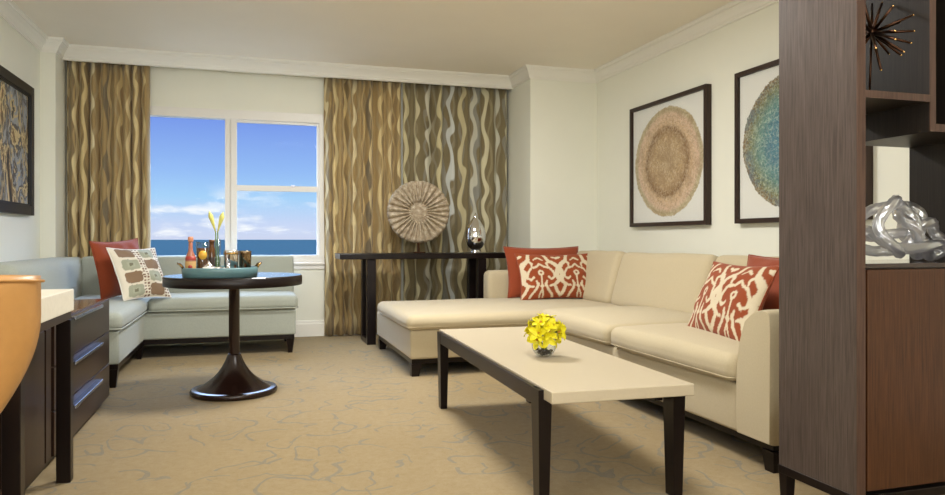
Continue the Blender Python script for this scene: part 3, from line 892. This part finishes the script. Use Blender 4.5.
def petal(b, c, axis, nrm, L, W, cup, mi=0):
    side = axis.cross(nrm).normalized(); n = 6
    v = []; f = []
    for i in range(n + 1):
        t_ = i / n
        wd = W * sin(pi * min(1, 0.12 + 0.88 * t_)) ** 0.7 * (1 if i < n else 0.15)
        ctr = c + axis * L * t_ + nrm * (cup * L * sin(t_ * pi * 0.6) - 0.25 * cup * L * t_ * t_)
        for k in (-1, -0.5, 0, 0.5, 1):
            v.append(ctr + side * wd * k + nrm * (0.25 * W * k * k))
    for i in range(n):
        for k in range(4):
            a = i * 5 + k
            f.append((a, a + 1, a + 6, a + 5))
    b.add(v, f, True, mi)
yel = plain('orchid_yellow', (226, 214, 20), 0.6)
yel2 = plain('orchid_lip', (206, 140, 40), 0.5)
orch = None
def orchid(seed):
    """one bloom, facing local +z"""
    root = thing('orchid', 'yellow orchid bloom in the round glass bowl on the coffee table', 'flower', (0, 0, 0), 0, 'yellow orchids in the glass bowl')
    b = MB()
    for k_ in range(5):
        a = 2 * pi * k_ / 5 + pi / 2
        ax = Vector((cos(a), sin(a), 0.25)).normalized()
        petal(b, Vector((0, 0, 0)), ax, Vector((0, 0, 1)), 0.050, 0.012 if k_ % 2 else 0.0145, 0.3)
    b.build('petals', yel, root)
    b = MB()
    petal(b, Vector((0, -0.002, 0.003)), Vector((0, -0.55, 0.8)).normalized(), Vector((0, 0.8, 0.55)).normalized(), 0.015, 0.006, 0.4)
    b.tube([(0, 0, 0.002), (0, 0.002, 0.012), (0, -0.004, 0.018)], [0.004, 0.0035, 0.002], 7)
    b.build('lip', yel2, root)
    MB().tube([(0, 0, 0), (0, 0.002, -0.012), (0, 0.006, -0.022)], 0.002, 6).build('stalk', stem_g, root)
    return root
rr = random.Random(11)
C0 = Vector((VX + 0.004, VY_, VZ + 0.108))
i = 0
for ring_, n_, el in ((0, 1, 85), (1, 6, 48), (2, 9, 10), (3, 6, -18)):
    for k_ in range(n_):
        az = 2 * pi * k_ / n_ + ring_ * 0.5 + rr.uniform(-0.2, 0.2); e_ = radians(el + rr.uniform(-8, 8))
        d = Vector((cos(az) * cos(e_), sin(az) * cos(e_), sin(e_)))
        if ring_ == 3 and d.y > 0.3: continue
        g_ = rr.uniform(0.80, 1.12); p = C0 + Vector((d.x * 0.058, d.y * 0.058, d.z * 0.054)) * g_
        q = d.to_track_quat('Z', 'Y') @ Matrix.Rotation(rr.uniform(0, 6.28), 3, 'Z').to_quaternion()
        if orch is None:
            orch = orchid(0); o = orch
        else:
            o = dup(orch)
        o.location = p; o.rotation_euler = q.to_euler()
q = MB()
for k_ in range(7):
    a = k_ * 0.9
    q.tube([(0.012 * cos(a), 0.012 * sin(a), 0.034), (0.02 * cos(a + 1), 0.02 * sin(a + 1), 0.07), (0.03 * cos(a + .5), 0.03 * sin(a + .5), 0.112)], 0.0025, 6)
tag(q.build('flower_stems', stem_g, None, (VX, VY_, VZ)), 'green flower stems standing in the round glass bowl', 'flower stems')

# ------------------------------------------------------------------ console with the carved disc and the finial
cs = thing('console_table', 'long dark wood console table in front of the curtains', 'table', (1.66, 6.97, 0))
co = Vector((1.66, 6.97, 0))
MB().rbox((0.80, 6.76, 0.808), (2.54, 7.19, 0.862), 0.005).shift(-co).build('tabletop', M['dark_x'], cs)
for x0, x1 in ((1.056, 1.140), (2.155, 2.24)):
    MB().rbox((x0, 6.78, 0), (x1, 6.86, 0.807), 0.003).shift(-co).build('leg', M['dark'], cs)
    MB().rbox((x0, 7.09, 0), (x1, 7.17, 0.807), 0.003).shift(-co).build('leg', M['dark'], cs)
    MB().rbox((x0, 6.861, 0.0), (x1, 7.089, 0.05), 0.003).shift(-co).build('foot_rail', M['dark_y'], cs)

t = NT('weathered_carved_wood'); v = t.coord()
n = t.noise(v, 26, 5, 0.7).outputs[0]
t.set(base=t.ramp(n, [(0.3, lin((132, 116, 96))), (0.5, lin((168, 152, 128))), (0.72, lin((214, 204, 184)))]), rough=0.6)
t.bump(n, 0.15, 0.006)
M['carved'] = t.m
dk = thing('carved_disc', 'round carved wooden disc with radiating ridges standing on the console', 'sculpture', (1.592, 6.96, 0.862))
R0 = 0.308
def disc_h(r, a):
    x = r / R0
    if x < 0.13: return 0.016 + 0.012 * (1 - x / 0.13)
    rid = abs(sin(a * 14 + 0.5 * sin(3 * a))) ** 0.6
    if x < 0.27: return 0.018 + 0.008 * abs(sin(a * 13))
    env = min(1, (x - 0.27) / 0.10) * min(1, (1.0 - x) / 0.08 + 0.25)
    return 0.002 + 0.066 * rid * env * (1.05 - 0.35 * x)
b = MB(); NR, NA = 22, 256
verts = [Vector((0, -0.03, 0))]; faces = []
for i in range(1, NR + 1):
    for k_ in range(NA):
        a = 2 * pi * k_ / NA; r_ = R0 * i / NR
        rj = r_ * (1 + (0.008 * sin(a * 32) if i == NR else 0))
        verts.append(Vector((rj * cos(a), -disc_h(r_ * 0.999, a) - 0.006, rj * sin(a))))
for k_ in range(NA): faces.append((0, 1 + k_, 1 + (k_ + 1) % NA))
for i in range(NR - 1):
    for k_ in range(NA):
        a = 1 + i * NA + k_; c = 1 + i * NA + (k_ + 1) % NA
        faces.append((a, a + NA, c + NA, c))
o0 = len(verts)
for k_ in range(NA):
    a = 2 * pi * k_ / NA; verts.append(Vector((R0 * cos(a), 0.012, R0 * sin(a))))
for k_ in range(NA):
    a = 1 + (NR - 1) * NA + k_; c = 1 + (NR - 1) * NA + (k_ + 1) % NA
    faces.append((a, o0 + k_, o0 + (k_ + 1) % NA, c))
faces.append(tuple(o0 + k_ for k_ in range(NA)))
b.add(verts, faces, True)
b.shift((0, 0, 0.098 + R0))
b.xf(Matrix.Rotation(radians(-8), 4, 'Z'))
b.build('disc', M['carved'], dk)
q = MB().rbox((-0.011, -0.012, 0.012), (0.011, 0.010, 0.105), 0.002).rbox((-0.012, 0.013, 0.012), (0.012, 0.022, 0.34), 0.002)
q.rbox((-0.06, -0.05, 0), (0.06, 0.05, 0.012), 0.002)
q.build('stand', M['bronze'], dk)
fv = thing('finial', 'polished silver teardrop finial beside the carved disc on the console', 'ornament', (2.186, 6.97, 0.862))
MB().lathe([(0, 0), (0.050, 0), (0.052, 0.006), (0.040, 0.018), (0.038, 0.03), (0.066, 0.055), (0.084, 0.09), (0.094, 0.13), (0.096, 0.18), (0.088, 0.23), (0.072, 0.275),
            (0.050, 0.315), (0.028, 0.345), (0.017, 0.36), (0.018, 0.368), (0.010, 0.385), (0, 0.405)], 48, sx=1.1, sy=1.1).build('body', M['chrome'], fv)

# ------------------------------------------------------------------ desk, drawer chest, chair on the left
dsk = thing('desk', 'desk with a thick cream top and dark legs behind the leather chair', 'desk', (-1.25, 3.0, 0))
do = Vector((-1.25, 3.0, 0))
MB().rbox((-1.74, 2.62, 0.702), (-0.702, 3.365, 0.792), 0.004).shift(-do).build('desktop', M['lacquer'], dsk)
MB().rbox((-1.74, 2.63, 0.668), (-0.710, 3.36, 0.7015), 0.003).shift(-do).build('apron', M['drawer'], dsk)
for y in (2.66, 3.335):
    MB().rbox((-0.757, y - 0.025, 0), (-0.703, y + 0.025, 0.668), 0.003).shift(-do).build('leg', M['dark'], dsk)
    MB().rbox((-1.72, y - 0.025, 0), (-1.665, y + 0.025, 0.668), 0.003).shift(-do).build('leg', M['dark'], dsk)

dc = thing('drawer_chest', 'dark walnut chest of wide drawers passing under the cream desk', 'chest', (-0.93, 3.9, 0))
dco = Vector((-0.93, 3.9, 0))
def dp(name, mb, m, parent=None, label=None): return mb.shift(-dco).build(name, m, parent or dc, label=label)
XF, XB = -0.842, -1.06
c = MB()
c.box((XB, 2.70, 0.03), (XF, 2.72, 0.615)).box((XB, 2.955, 0.03), (XF, 3.44, 0.615))      # near end, panel beside the niche
c.box((XB, 2.72, 0.03), (XF, 2.955, 0.106)).box((XB, 2.72, 0.106), (XB + 0.02, 2.955, 0.615))
c.box((XB, 3.44, 0.03), (XF, 4.84, 0.615))
dp('carcass', c, M['drawer'])
dp('plinth', MB().box((XB + 0.01, 2.74, 0), (XF - 0.012, 4.80, 0.03)), M['dark'])
dp('top', MB().rbox((XB, 2.70, 0.616), (XF + 0.002, 4.85, 0.636), 0.003), M['cabtop'])
dp('panel', MB().rbox((XF + 0.0005, 2.975, 0.045), (XF + 0.016, 3.43, 0.612), 0.002), M['drawer'])
for z0, z1 in ((0.045, 0.240), (0.246, 0.434), (0.440, 0.634)):
    hi_ = z1
    d = dp('drawer', MB().rbox((XF + 0.003, 3.56, z0), (XF + 0.022, 4.855, hi_), 0.002), M['drawer'])
    zz = {0.045: 0.207, 0.246: 0.414, 0.440: 0.628}[z0]
    x = XF + 0.022
    hb = MB().rbox((x, 3.82, zz - 0.005), (x + 0.030, 4.50, zz + 0.003), 0.002).rbox((x + 0.024, 3.82, zz - 0.014), (x + 0.030, 4.50, zz - 0.004), 0.002)
    dp('handle', hb, M['steel'], d, 'brushed steel bar handle')
dp('stile', MB().rbox((XF + 0.0005, 3.46, 0.045), (XF + 0.014, 3.545, 0.612), 0.002), M['drawer'])

# leather chair (its back fills the left edge of the picture)
ch = thing('desk_chair', 'tan leather chair with a tall curved back in front of the cream desk', 'chair', (-0.748, 1.975, 0), radians(32))
def chair_back():
    b = MB(); nu, nv = 20, 18; v = []; f = []
    for s in (0, 1):
        for j in range(nv + 1):
            t_ = j / nv; z = 0.40 + 0.515 * t_
            # half width: narrow at the seat, full from two thirds up
            hw = 0.285 * (0.25 + 0.75 * sin(min(1, t_ / 0.78) * pi / 2) ** 1.05)
            for i in range(nu + 1):
                u = 2 * i / nu - 1
                x = hw * u
                y = -0.055 * (1 - t_) ** 2 * 0 - 0.05 * t_ + 0.10 * u * u * (0.4 + 0.6 * t_)
                th = 0.028 * (max(0, 1 - u ** 8)) ** 0.5 * (1 if j not in (0, nv) else 0.55) + 0.006
                zz = z - (0.012 * u * u if j == nv else 0)
                v.append((x, y + (th if s else -th), zz))
    R_ = nu + 1; S = R_ * (nv + 1)
    for j in range(nv):
        for i in range(nu):
            a = j * R_ + i
            f.append((a, a + 1, a + R_ + 1, a + R_)); f.append((S + a, S + a + R_, S + a + R_ + 1, S + a + 1))
    for i in range(nu):
        f.append((i, S + i, S + i + 1, i + 1)); a = nv * R_ + i; f.append((a, a + 1, S + a + 1, S + a))
    for j in range(nv):
        a = j * R_; f.append((a, a + R_, S + a + R_, S + a)); a = j * R_ + nu; f.append((a, S + a, S + a + R_, a + R_))
    b.add(v, f, True)
    return b
bk = chair_back().build('backrest', M['leather'], ch)
pts = []
for i in range(21):
    u = 2 * i / 20 - 1
    pts.append((0.283 * u, -0.05 + 0.10 * u * u - 0.033, 0.902 - 0.012 * u * u))
MB().tube(pts, 0.004, 6).build('piping', M['leather'], bk)
sb = MB().rbox((-0.235, 0.03, 0.40), (0.235, 0.49, 0.485), 0.035, 6, 0.012, 0.004)
sb.v = [Vector((p.x * (0.5 + 0.5 * min(1, max(0, (p.y - 0.03) / 0.3))), p.y, p.z)) for p in sb.v]      # narrow at the back
sb.build('seat', M['leather'], ch)
MB().rbox((-0.10, 0.05, 0.372), (0.10, 0.44, 0.3995), 0.006).rbox((-0.20, 0.30, 0.372), (0.20, 0.44, 0.3995), 0.006).build('seat_frame', M['dark_x'], ch)
for x, y in ((-0.085, 0.07), (0.085, 0.07), (-0.185, 0.42), (0.185, 0.42)):
    q = MB(); k_ = 0.021
    q.add([(x - k_ * .6, y - k_ * .6, 0), (x + k_ * .6, y - k_ * .6, 0), (x + k_ * .6, y + k_ * .6, 0), (x - k_ * .6, y + k_ * .6, 0),
           (x - k_, y - k_, 0.373), (x + k_, y - k_, 0.373), (x + k_, y + k_, 0.373), (x - k_, y + k_, 0.373)],
          [(0, 3, 2, 1), (4, 5, 6, 7), (0, 1, 5, 4), (1, 2, 6, 5), (2, 3, 7, 6), (3, 0, 4, 7)])
    q.build('leg', M['dark'], ch)

# ------------------------------------------------------------------ pictures
def art_mat(name, stops, speck, seed):
    t = NT(name); v = t.coord('Object', (1, 1, 1))
    sp_ = t.node('ShaderNodeSeparateXYZ', {0: v})
    r_ = t.math('SQRT', t.math('ADD', t.math('POWER', t.math('DIVIDE', sp_.outputs[1], 0.53), 2.0), t.math('POWER', t.math('DIVIDE', sp_.outputs[2], 0.475), 2.0)))
    vs = t.coord('Object', (1, 1, 1), (seed, seed, seed))
    n1 = t.noise(vs, 5, 4, 0.6).outputs[0]; n2 = t.noise(vs, 55, 4, 0.75).outputs[0]
    r2 = t.math('ADD', r_, t.math('ADD', t.math('MULTIPLY', t.math('SUBTRACT', n1, 0.5), 0.10), t.math('MULTIPLY', t.math('SUBTRACT', n2, 0.5), 0.10)))
    k = t.ramp(r2, stops)
    vo = t.node('ShaderNodeTexVoronoi', {'Vector': vs, 'Scale': 62.0})
    s1 = t.ramp(vo.outputs['Color'], [(0.2, speck[0]), (0.8, speck[1])])
    k = t.mix(t.math('MULTIPLY', t.math('GREATER_THAN', vo.outputs['Distance'], 0.45), 0.4), k, s1)
    k = t.mix(0.4, k, t.ramp(n2, [(0.35, lin((110, 100, 90))), (0.65, lin((250, 240, 225)))]), 'SOFT_LIGHT')
    nb = t.noise(vs, 7, 3, 0.6).outputs[0]
    k = t.mix(t.math('MULTIPLY', t.math('GREATER_THAN', t.math('ADD', nb, t.math('MULTIPLY', n2, 0.3)), 0.72), 0.35), k, speck[2])
    inside = t.math('LESS_THAN', r2, 1.0)
    t.set(base=t.mix(inside, lin((238, 234, 228)), k), rough=0.6)
    return t.m
tanart = art_mat('tan_rings_print', [(0.0, lin((190, 166, 132))), (0.45, lin((190, 160, 122))), (0.61, lin((140, 108, 74))), (0.69, lin((214, 182, 148))), (0.86, lin((224, 192, 168))), (0.95, lin((182, 170, 134))), (1.0, lin((200, 186, 154)))],
                 (lin((130, 106, 84)), lin((232, 212, 190)), lin((158, 124, 92))), 2.0)
tealart = art_mat('teal_rings_print', [(0.0, lin((92, 142, 166))), (0.45, lin((84, 132, 150))), (0.68, lin((104, 142, 134))), (0.84, lin((126, 128, 92))), (0.95, lin((128, 104, 74))), (1.0, lin((150, 128, 96)))],
                  (lin((56, 92, 118)), lin((214, 224, 206)), lin((84, 120, 142))), 9.0)
def picture(label, yc, zc, wy, hz, art):
    x0 = WR - 0.055
    p = thing('framed_picture', label, 'picture', (WR, yc, zc), 0)
    fw = 0.034
    f = MB()
    for lo, hi in (((-0.055, -wy / 2, -hz / 2), (-0.001, -wy / 2 + fw, hz / 2)), ((-0.055, wy / 2 - fw, -hz / 2), (-0.001, wy / 2, hz / 2)),
                   ((-0.055, -wy / 2 + fw, -hz / 2), (-0.001, wy / 2 - fw, -hz / 2 + fw)), ((-0.055, -wy / 2 + fw, hz / 2 - fw), (-0.001, wy / 2 - fw, hz / 2))):
        f.rbox(lo, hi, 0.002)
    f.build('frame', M['frame'], p)
    a = MB().box((-0.03, -wy / 2 + fw, -hz / 2 + fw), (-0.024, wy / 2 - fw, hz / 2 - fw))
    a.build('print', art, p)
    MB().box((-0.040, -wy / 2 + fw, -hz / 2 + fw), (-0.038, wy / 2 - fw, hz / 2 - fw)).build('glazing', M['pane'], p)
    return p
picture('square framed print of a tan and brown speckled circle above the sofa', 5.495, 1.672, 1.20, 1.115, tanart)
picture('framed print of a blue-green speckled circle partly behind the shelving', 3.945, 1.672, 1.20, 1.115, tealart)
# left wall painting
t = NT('abstract_brush_painting'); v = t.coord('Object', (1, 4.5, 2.6))
n = t.noise(v, 0.85, 5, 0.62, 1.2).outputs[0]
n2 = t.noise(t.coord('Object', (1, 2.5, 1.5)), 2.4, 4, 0.6).outputs[0]
k = t.ramp(n, [(0.0, lin((40, 37, 36))), (0.38, lin((120, 96, 60))), (0.43, lin((206, 186, 140))), (0.48, lin((84, 80, 78))), (0.535, lin((150, 156, 164))), (0.58, lin((196, 176, 128))), (0.63, lin((58, 52, 48)))], 'CONSTANT')
k = t.mix(t.math('MULTIPLY', t.math('GREATER_THAN', n2, 0.58), 0.4), k, lin((90, 88, 88)))
t.set(base=k, rough=0.5); t.bump(n, 0.3, 0.01)
p = thing('framed_painting', 'black framed abstract gold and grey painting on the wall above the grey sofa', 'painting', (WL, 5.98, 1.725))
f = MB(); wy, hz, fw = 1.66, 1.06, 0.075
for lo, hi in (((0.001, -wy / 2, -hz / 2), (0.045, -wy / 2 + fw, hz / 2)), ((0.001, wy / 2 - fw, -hz / 2), (0.045, wy / 2, hz / 2)),
               ((0.001, -wy / 2 + fw, -hz / 2), (0.045, wy / 2 - fw, -hz / 2 + fw)), ((0.001, -wy / 2 + fw, hz / 2 - fw), (0.045, wy / 2 - fw, hz / 2))):
    f.rbox(lo, hi, 0.004)
f.build('frame', M['blackframe'], p)
f = MB(); iy, iz = wy / 2 - fw, hz / 2 - fw
for lo, hi in (((0.001, -iy, -iz), (0.034, -iy + 0.014, iz)), ((0.001, iy - 0.014, -iz), (0.034, iy, iz)), ((0.001, -iy + 0.014, -iz), (0.034, iy - 0.014, -iz + 0.014)), ((0.001, -iy + 0.014, iz - 0.014), (0.034, iy - 0.014, iz))):
    f.rbox(lo, hi, 0.002)
f.build('inner_moulding', M['blackframe'], p)
MB().box((0.002, -iy + 0.014, -iz + 0.014), (0.018, iy - 0.014, iz - 0.014)).build('canvas', t.m, p)

# ------------------------------------------------------------------ open shelving unit on the right
bo = Vector((2.18, 2.02, 0))
bs = thing('shelving_unit', 'tall dark oak open shelving unit with a cupboard base, holding the glass knot', 'shelf unit', bo)
def bp(name, mb, m, parent=None, label=None): return mb.shift(-bo).build(name, m, parent or bs, label=label)
Y0, Y1, TOP = 1.846, 2.205, 2.70
bp('side_panel', MB().box((1.866, Y0 + 0.004, 0.170), (1.899, Y1, TOP)).box((1.866, Y0, 0.170), (1.899, Y0 + 0.004, TOP), 1), [M['shelfwood'], M['shelfedge']])
bp('side_panel', MB().box((2.486, Y0 + 0.004, 0.170), (2.519, Y1, TOP)).box((2.486, Y0, 0.170), (2.519, Y0 + 0.004, TOP), 1), [M['shelfshade'], M['shelfedge']])
bp('divider', MB().box((2.172, Y0 + 0.004, 1.360), (2.196, Y1, TOP)).box((2.172, Y0, 1.360), (2.196, Y0 + 0.004, TOP), 1), [M['shelfshade'], M['shelfedge']])
bp('shelf', MB().box((1.8995, Y0 + 0.004, 1.458), (2.1715, Y1, 1.482)).box((1.8995, Y0, 1.458), (2.1715, Y0 + 0.004, 1.482), 1), [M['shelfshade'], M['shelfedge']])
bp('shelf', MB().box((2.1965, Y0 + 0.004, 1.360), (2.4855, Y1, 1.386)).box((2.1965, Y0, 1.360), (2.4855, Y0 + 0.004, 1.386), 1), [M['shelfshade'], M['shelfedge']])
bp('top', MB().rbox((1.8995, Y0, 2.674), (2.1715, Y1, TOP), 0.0015).rbox((2.1965, Y0, 2.674), (2.4855, Y1, TOP), 0.0015), M['shelfwood'])
bp('back_panel', MB().box((2.1965, Y1 - 0.02, 1.3865), (2.4855, Y1 - 0.002, 2.6735)), M['shelfshade'])
bp('counter', MB().rbox((1.8995, Y0 + 0.004, 0.905), (2.4855, Y1, 0.920), 0.0015), plain('polished_counter_lacquer', (58, 46, 42), 0.08))
bp('cupboard', MB().box((1.8995, Y0 + 0.03, 0.172), (2.4855, Y1 - 0.004, 0.9045)), M['shelfwood'])
dr = bp('cupboard_door', MB().rbox((1.910, Y0 + 0.003, 0.182), (2.484, Y0 + 0.0295, 0.900), 0.0015), M['shelfdoor'])
bp('base_rail', MB().rbox((1.863, Y0 - 0.002, 0.140), (2.521, Y1 + 0.003, 0.170), 0.002), M['dark_x'])
for x in (1.885, 2.498):
    for y in (Y0 + 0.02, Y1 - 0.02):
        q = MB(); sx = 1 if x < 2 else -1
        q.add([(x - 0.014, y - 0.014, 0), (x + 0.014, y - 0.014, 0), (x + 0.014, y + 0.014, 0), (x - 0.014, y + 0.014, 0),
               (x - 0.020, y - 0.020, 0.1405), (x + 0.020, y - 0.020, 0.1405), (x + 0.020, y + 0.020, 0.1405), (x - 0.020, y + 0.020, 0.1405)],
              [(0, 3, 2, 1), (4, 5, 6, 7), (0, 1, 5, 4), (1, 2, 6, 5), (2, 3, 7, 6), (3, 0, 4, 7)])
        bp('leg', q, M['dark'])

# glass knot on the counter
gk = thing('glass_knot', 'clear twisted glass knot sculpture on the shelving counter', 'sculpture', (2.235, 2.03, 0.9202))
rings = [  # centre, radii, tilt axis angles
    ((-0.050, -0.045, 0.120), 0.094, 0.094, (86, 4, 14), 0.0185), ((-0.01, 0.035, 0.115), 0.118, 0.085, (72, -22, -24), 0.0185),
    ((0.070, 0.01, 0.098), 0.112, 0.074, (64, 26, 34), 0.0185), ((0.02, -0.005, 0.07), 0.150, 0.080, (16, 8, -8), 0.0185),
    ((0.100, -0.045, 0.076), 0.066, 0.056, (78, 20, 2), 0.0185)]
tubes = []
for (c, ra, rb, eu, rad_) in rings:
    E = Matrix.Rotation(radians(eu[2]), 3, 'Z') @ Matrix.Rotation(radians(eu[1]), 3, 'Y') @ Matrix.Rotation(radians(eu[0]), 3, 'X')
    pts = []
    N_ = 260
    for i in range(N_):
        a = 2 * pi * i / N_
        pts.append(E @ Vector((ra * cos(a), rb * sin(a), 0.016 * sin(3 * a + eu[2]))) + Vector(c))
    tubes.append((pts, rad_))
low = min(min(p.z for p in pts) - rad_ * 1.1 for pts, rad_ in tubes)
t = NT('twisted_art_glass'); t.set(base=(1, 1, 1, 1), trans=1.0, rough=0.02, ior=1.5)
tr_ = t.node('ShaderNodeBsdfTransparent', {'Color': (0.93, 0.94, 0.97, 1)})
gl_ = t.node('ShaderNodeBsdfGlossy', {'Roughness': 0.06, 'Color': (1, 1, 1, 1)})
df = t.node('ShaderNodeBsdfTranslucent', {'Color': (0.95, 0.95, 0.98, 1)})
lw = t.node('ShaderNodeLayerWeight', {'Blend': 0.5})
f_ = t.math('ADD', t.math('MULTIPLY', t.math('POWER', lw.outputs['Facing'], 1.3), 0.8), 0.26)
m1 = t.node('ShaderNodeMixShader', {0: f_, 1: tr_.outputs[0], 2: gl_.outputs[0]})
m2 = t.node('ShaderNodeMixShader', {0: 0.30, 1: m1.outputs[0], 2: df.outputs[0]})
t.l.new(m2.outputs[0], t.n['Material Output'].inputs['Surface'])
tg = t.m
for pts, rad_ in tubes:
    MB().tube([p - Vector((0, 0, low)) for p in pts], rad_, 24, True, ridge=(0.07, 7, 12)).build('glass_loop', tg, gk)

# starburst on the shelf
st = thing('starburst', 'dark bronze starburst sculpture with gold tips on the upper shelf', 'sculpture', (2.012, 1.94, 1.4822))
cen = Vector((2.022, 1.94, 1.702))
so2 = Vector((2.012, 1.94, 1.4822))
MB().lathe([(0, -0.016), (0.011, -0.012), (0.016, 0), (0.011, 0.012), (0, 0.016)], 16, cen - so2).build('hub', M['bronze'], st)
MB().tube([Vector((2.012, 1.94, 1.488)) - so2, cen - so2], 0.004, 8).build('post', M['bronze'], st)
MB().lathe([(0, 0), (0.035, 0), (0.035, 0.006), (0.006, 0.012), (0, 0.012)], 24).build('foot', M['bronze'], st)
S_, C_ = sin(radians(17.18)), cos(radians(17.18))
def unproj(px, py, Y):
    a = (px - 472.5) / 720; bb = -(py - 239) / 720
    rx, ry = S_ + a * C_, C_ - a * S_
    k_ = Y / ry
    return Vector((rx * k_, Y, 1 + bb * k_))
tips = [unproj(*q) for q in ((882, 3, 1.95), (893, 6, 1.87), (913, 15, 1.86), (914, 31, 1.85), (911, 43, 1.85), (904, 52, 1.84), (901, 55, 1.86), (881, 70, 1.88), (889, 54, 1.93),
                             (895, 31, 1.82), (876, 48, 1.80), (872, 4, 2.05), (900, 22, 1.90))]
tips += [cen + Vector(q) for q in ((-0.085, 0.03, 0.09), (-0.10, -0.05, 0.02), (-0.09, 0.04, -0.08), (-0.02, 0.14, 0.04), (0.02, 0.12, -0.09), (-0.04, -0.13, -0.06), (-0.03, 0.02, 0.16), (0.05, 0.12, 0.08))]
for tp in tips:
    d = tp - cen
    rod = MB().tube([cen - so2 + d * 0.05, cen - so2 + d * 0.6, cen - so2 + d], [0.0058, 0.0048, 0.0038], 8).build('rod', M['bronze'], st)
    MB().lathe([(0, -0.003), (0.0032, -0.001), (0.0036, 0.001), (0.002, 0.003), (0, 0.0035)], 10, tp - so2, M=d.to_track_quat('Z', 'Y').to_matrix().to_4x4()).build('tip', M['gold'], rod)

# ------------------------------------------------------------------ sky
wd = bpy.data.worlds.new('sky'); scene.world = wd; wd.use_nodes = True
nt = wd.node_tree; nn = nt.nodes; ll = nt.links
bg = nn['Background']
tc = nn.new('ShaderNodeTexCoord')
sx = nn.new('ShaderNodeSeparateXYZ'); ll.new(tc.outputs['Generated'], sx.inputs[0])
cr = nn.new('ShaderNodeValToRGB'); ll.new(sx.outputs[2], cr.inputs[0])
stops = [(0.0, (204, 212, 236)), (0.02, (196, 210, 240)), (0.055, (164, 206, 244)), (0.09, (146, 184, 240)), (0.17, (112, 142, 226)), (0.3, (150, 180, 235)), (1.0, (205, 220, 240))]
while len(cr.color_ramp.elements) < len(stops): cr.color_ramp.elements.new(0.5)
for e, (p_, c_) in zip(cr.color_ramp.elements, stops): e.position = p_; e.color = lin(c_)
mp = nn.new('ShaderNodeMapping'); mp.inputs['Scale'].default_value = (7, 7, 26); ll.new(tc.outputs['Generated'], mp.inputs[0])
nz = nn.new('ShaderNodeTexNoise'); nz.inputs['Scale'].default_value = 1.6; nz.inputs['Detail'].default_value = 6; nz.inputs['Roughness'].default_value = 0.55
ll.new(mp.outputs[0], nz.inputs['Vector'])
c1 = nn.new('ShaderNodeMapRange'); ll.new(nz.outputs[0], c1.inputs[0]); c1.inputs[1].default_value = 0.52; c1.inputs[2].default_value = 0.64
c2 = nn.new('ShaderNodeMapRange'); ll.new(sx.outputs[2], c2.inputs[0]); c2.inputs[1].default_value = 0.075; c2.inputs[2].default_value = 0.03
mm = nn.new('ShaderNodeMath'); mm.operation = 'MULTIPLY'; ll.new(c1.outputs[0], mm.inputs[0]); ll.new(c2.outputs[0], mm.inputs[1])
mx = nn.new('ShaderNodeMix'); mx.data_type = 'RGBA'; ll.new(mm.outputs[0], mx.inputs[0]); ll.new(cr.outputs[0], mx.inputs[6]); mx.inputs[7].default_value = lin((250, 250, 252))
ll.new(mx.outputs[2], bg.inputs[0])
up = nn.new('ShaderNodeMapRange'); ll.new(sx.outputs[2], up.inputs[0])
for k_, v_ in ((1, 0.2), (2, 0.5), (3, 0.86), (4, 16.0)): up.inputs[k_].default_value = v_
ll.new(up.outputs[0], bg.inputs[1])

# ------------------------------------------------------------------ light
def area(name, loc, target, size, power, col=(1, 1, 1), sy=None):
    l = bpy.data.lights.new(name, 'AREA'); l.energy = power; l.color = col; l.size = size
    if sy: l.shape = 'RECTANGLE'; l.size_y = sy
    o = bpy.data.objects.new(name, l); COL.objects.link(o); o.location = loc
    o.rotation_euler = (Vector(target) - Vector(loc)).to_track_quat('-Z', 'Y').to_euler()
    return o
area('left_fill', (-1.70, 0.9, 1.75), (2.2, 4.8, 1.1), 1.6, 26, (0.98, 0.99, 1.0), 1.6)  # added soft fill from the left; that wall has no window
area('overhead_fill', (0.9, 1.6, 2.74), (0.9, 1.6, 0), 1.0, 32, (1.0, 0.985, 0.955))  # unseen area light added overhead as fill, no fixture modelled
area('overhead_fill', (0.9, 4.6, 2.74), (0.9, 4.6, 0), 0.6, 70, (1.0, 0.985, 0.955))  # second added overhead fill, between the tables
area('front_fill', (0.4, -1.5, 1.7), (0.8, 4, 3.2), 2.6, 82, (0.98, 0.99, 1.0), 1.2)  # fill added behind the camera, tilted up to brighten the ceiling

# ------------------------------------------------------------------ camera and view
cam = bpy.data.cameras.new('camera'); co_ = bpy.data.objects.new('camera', cam); COL.objects.link(co_)
co_.location = (0, 0, 1.0); co_.rotation_euler = (pi / 2, 0, -radians(17.18))
cam.sensor_width = 36; cam.lens = 720 / 945 * 36; cam.shift_y = -8.5 / 945
cam.clip_end = 100000
scene.camera = co_
scene.view_settings.view_transform = 'Standard'; scene.view_settings.look = 'None'
scene.view_settings.exposure = 0.35; scene.view_settings.gamma = 1.0
try: scene.view_settings.use_curve_mapping = False
except Exception: pass
scene.cycles.use_denoising = True
scene.cycles.max_bounces = 20; scene.cycles.transmission_bounces = 20; scene.cycles.diffuse_bounces = 5
scene.cycles.caustics_reflective = False; scene.cycles.caustics_refractive = False
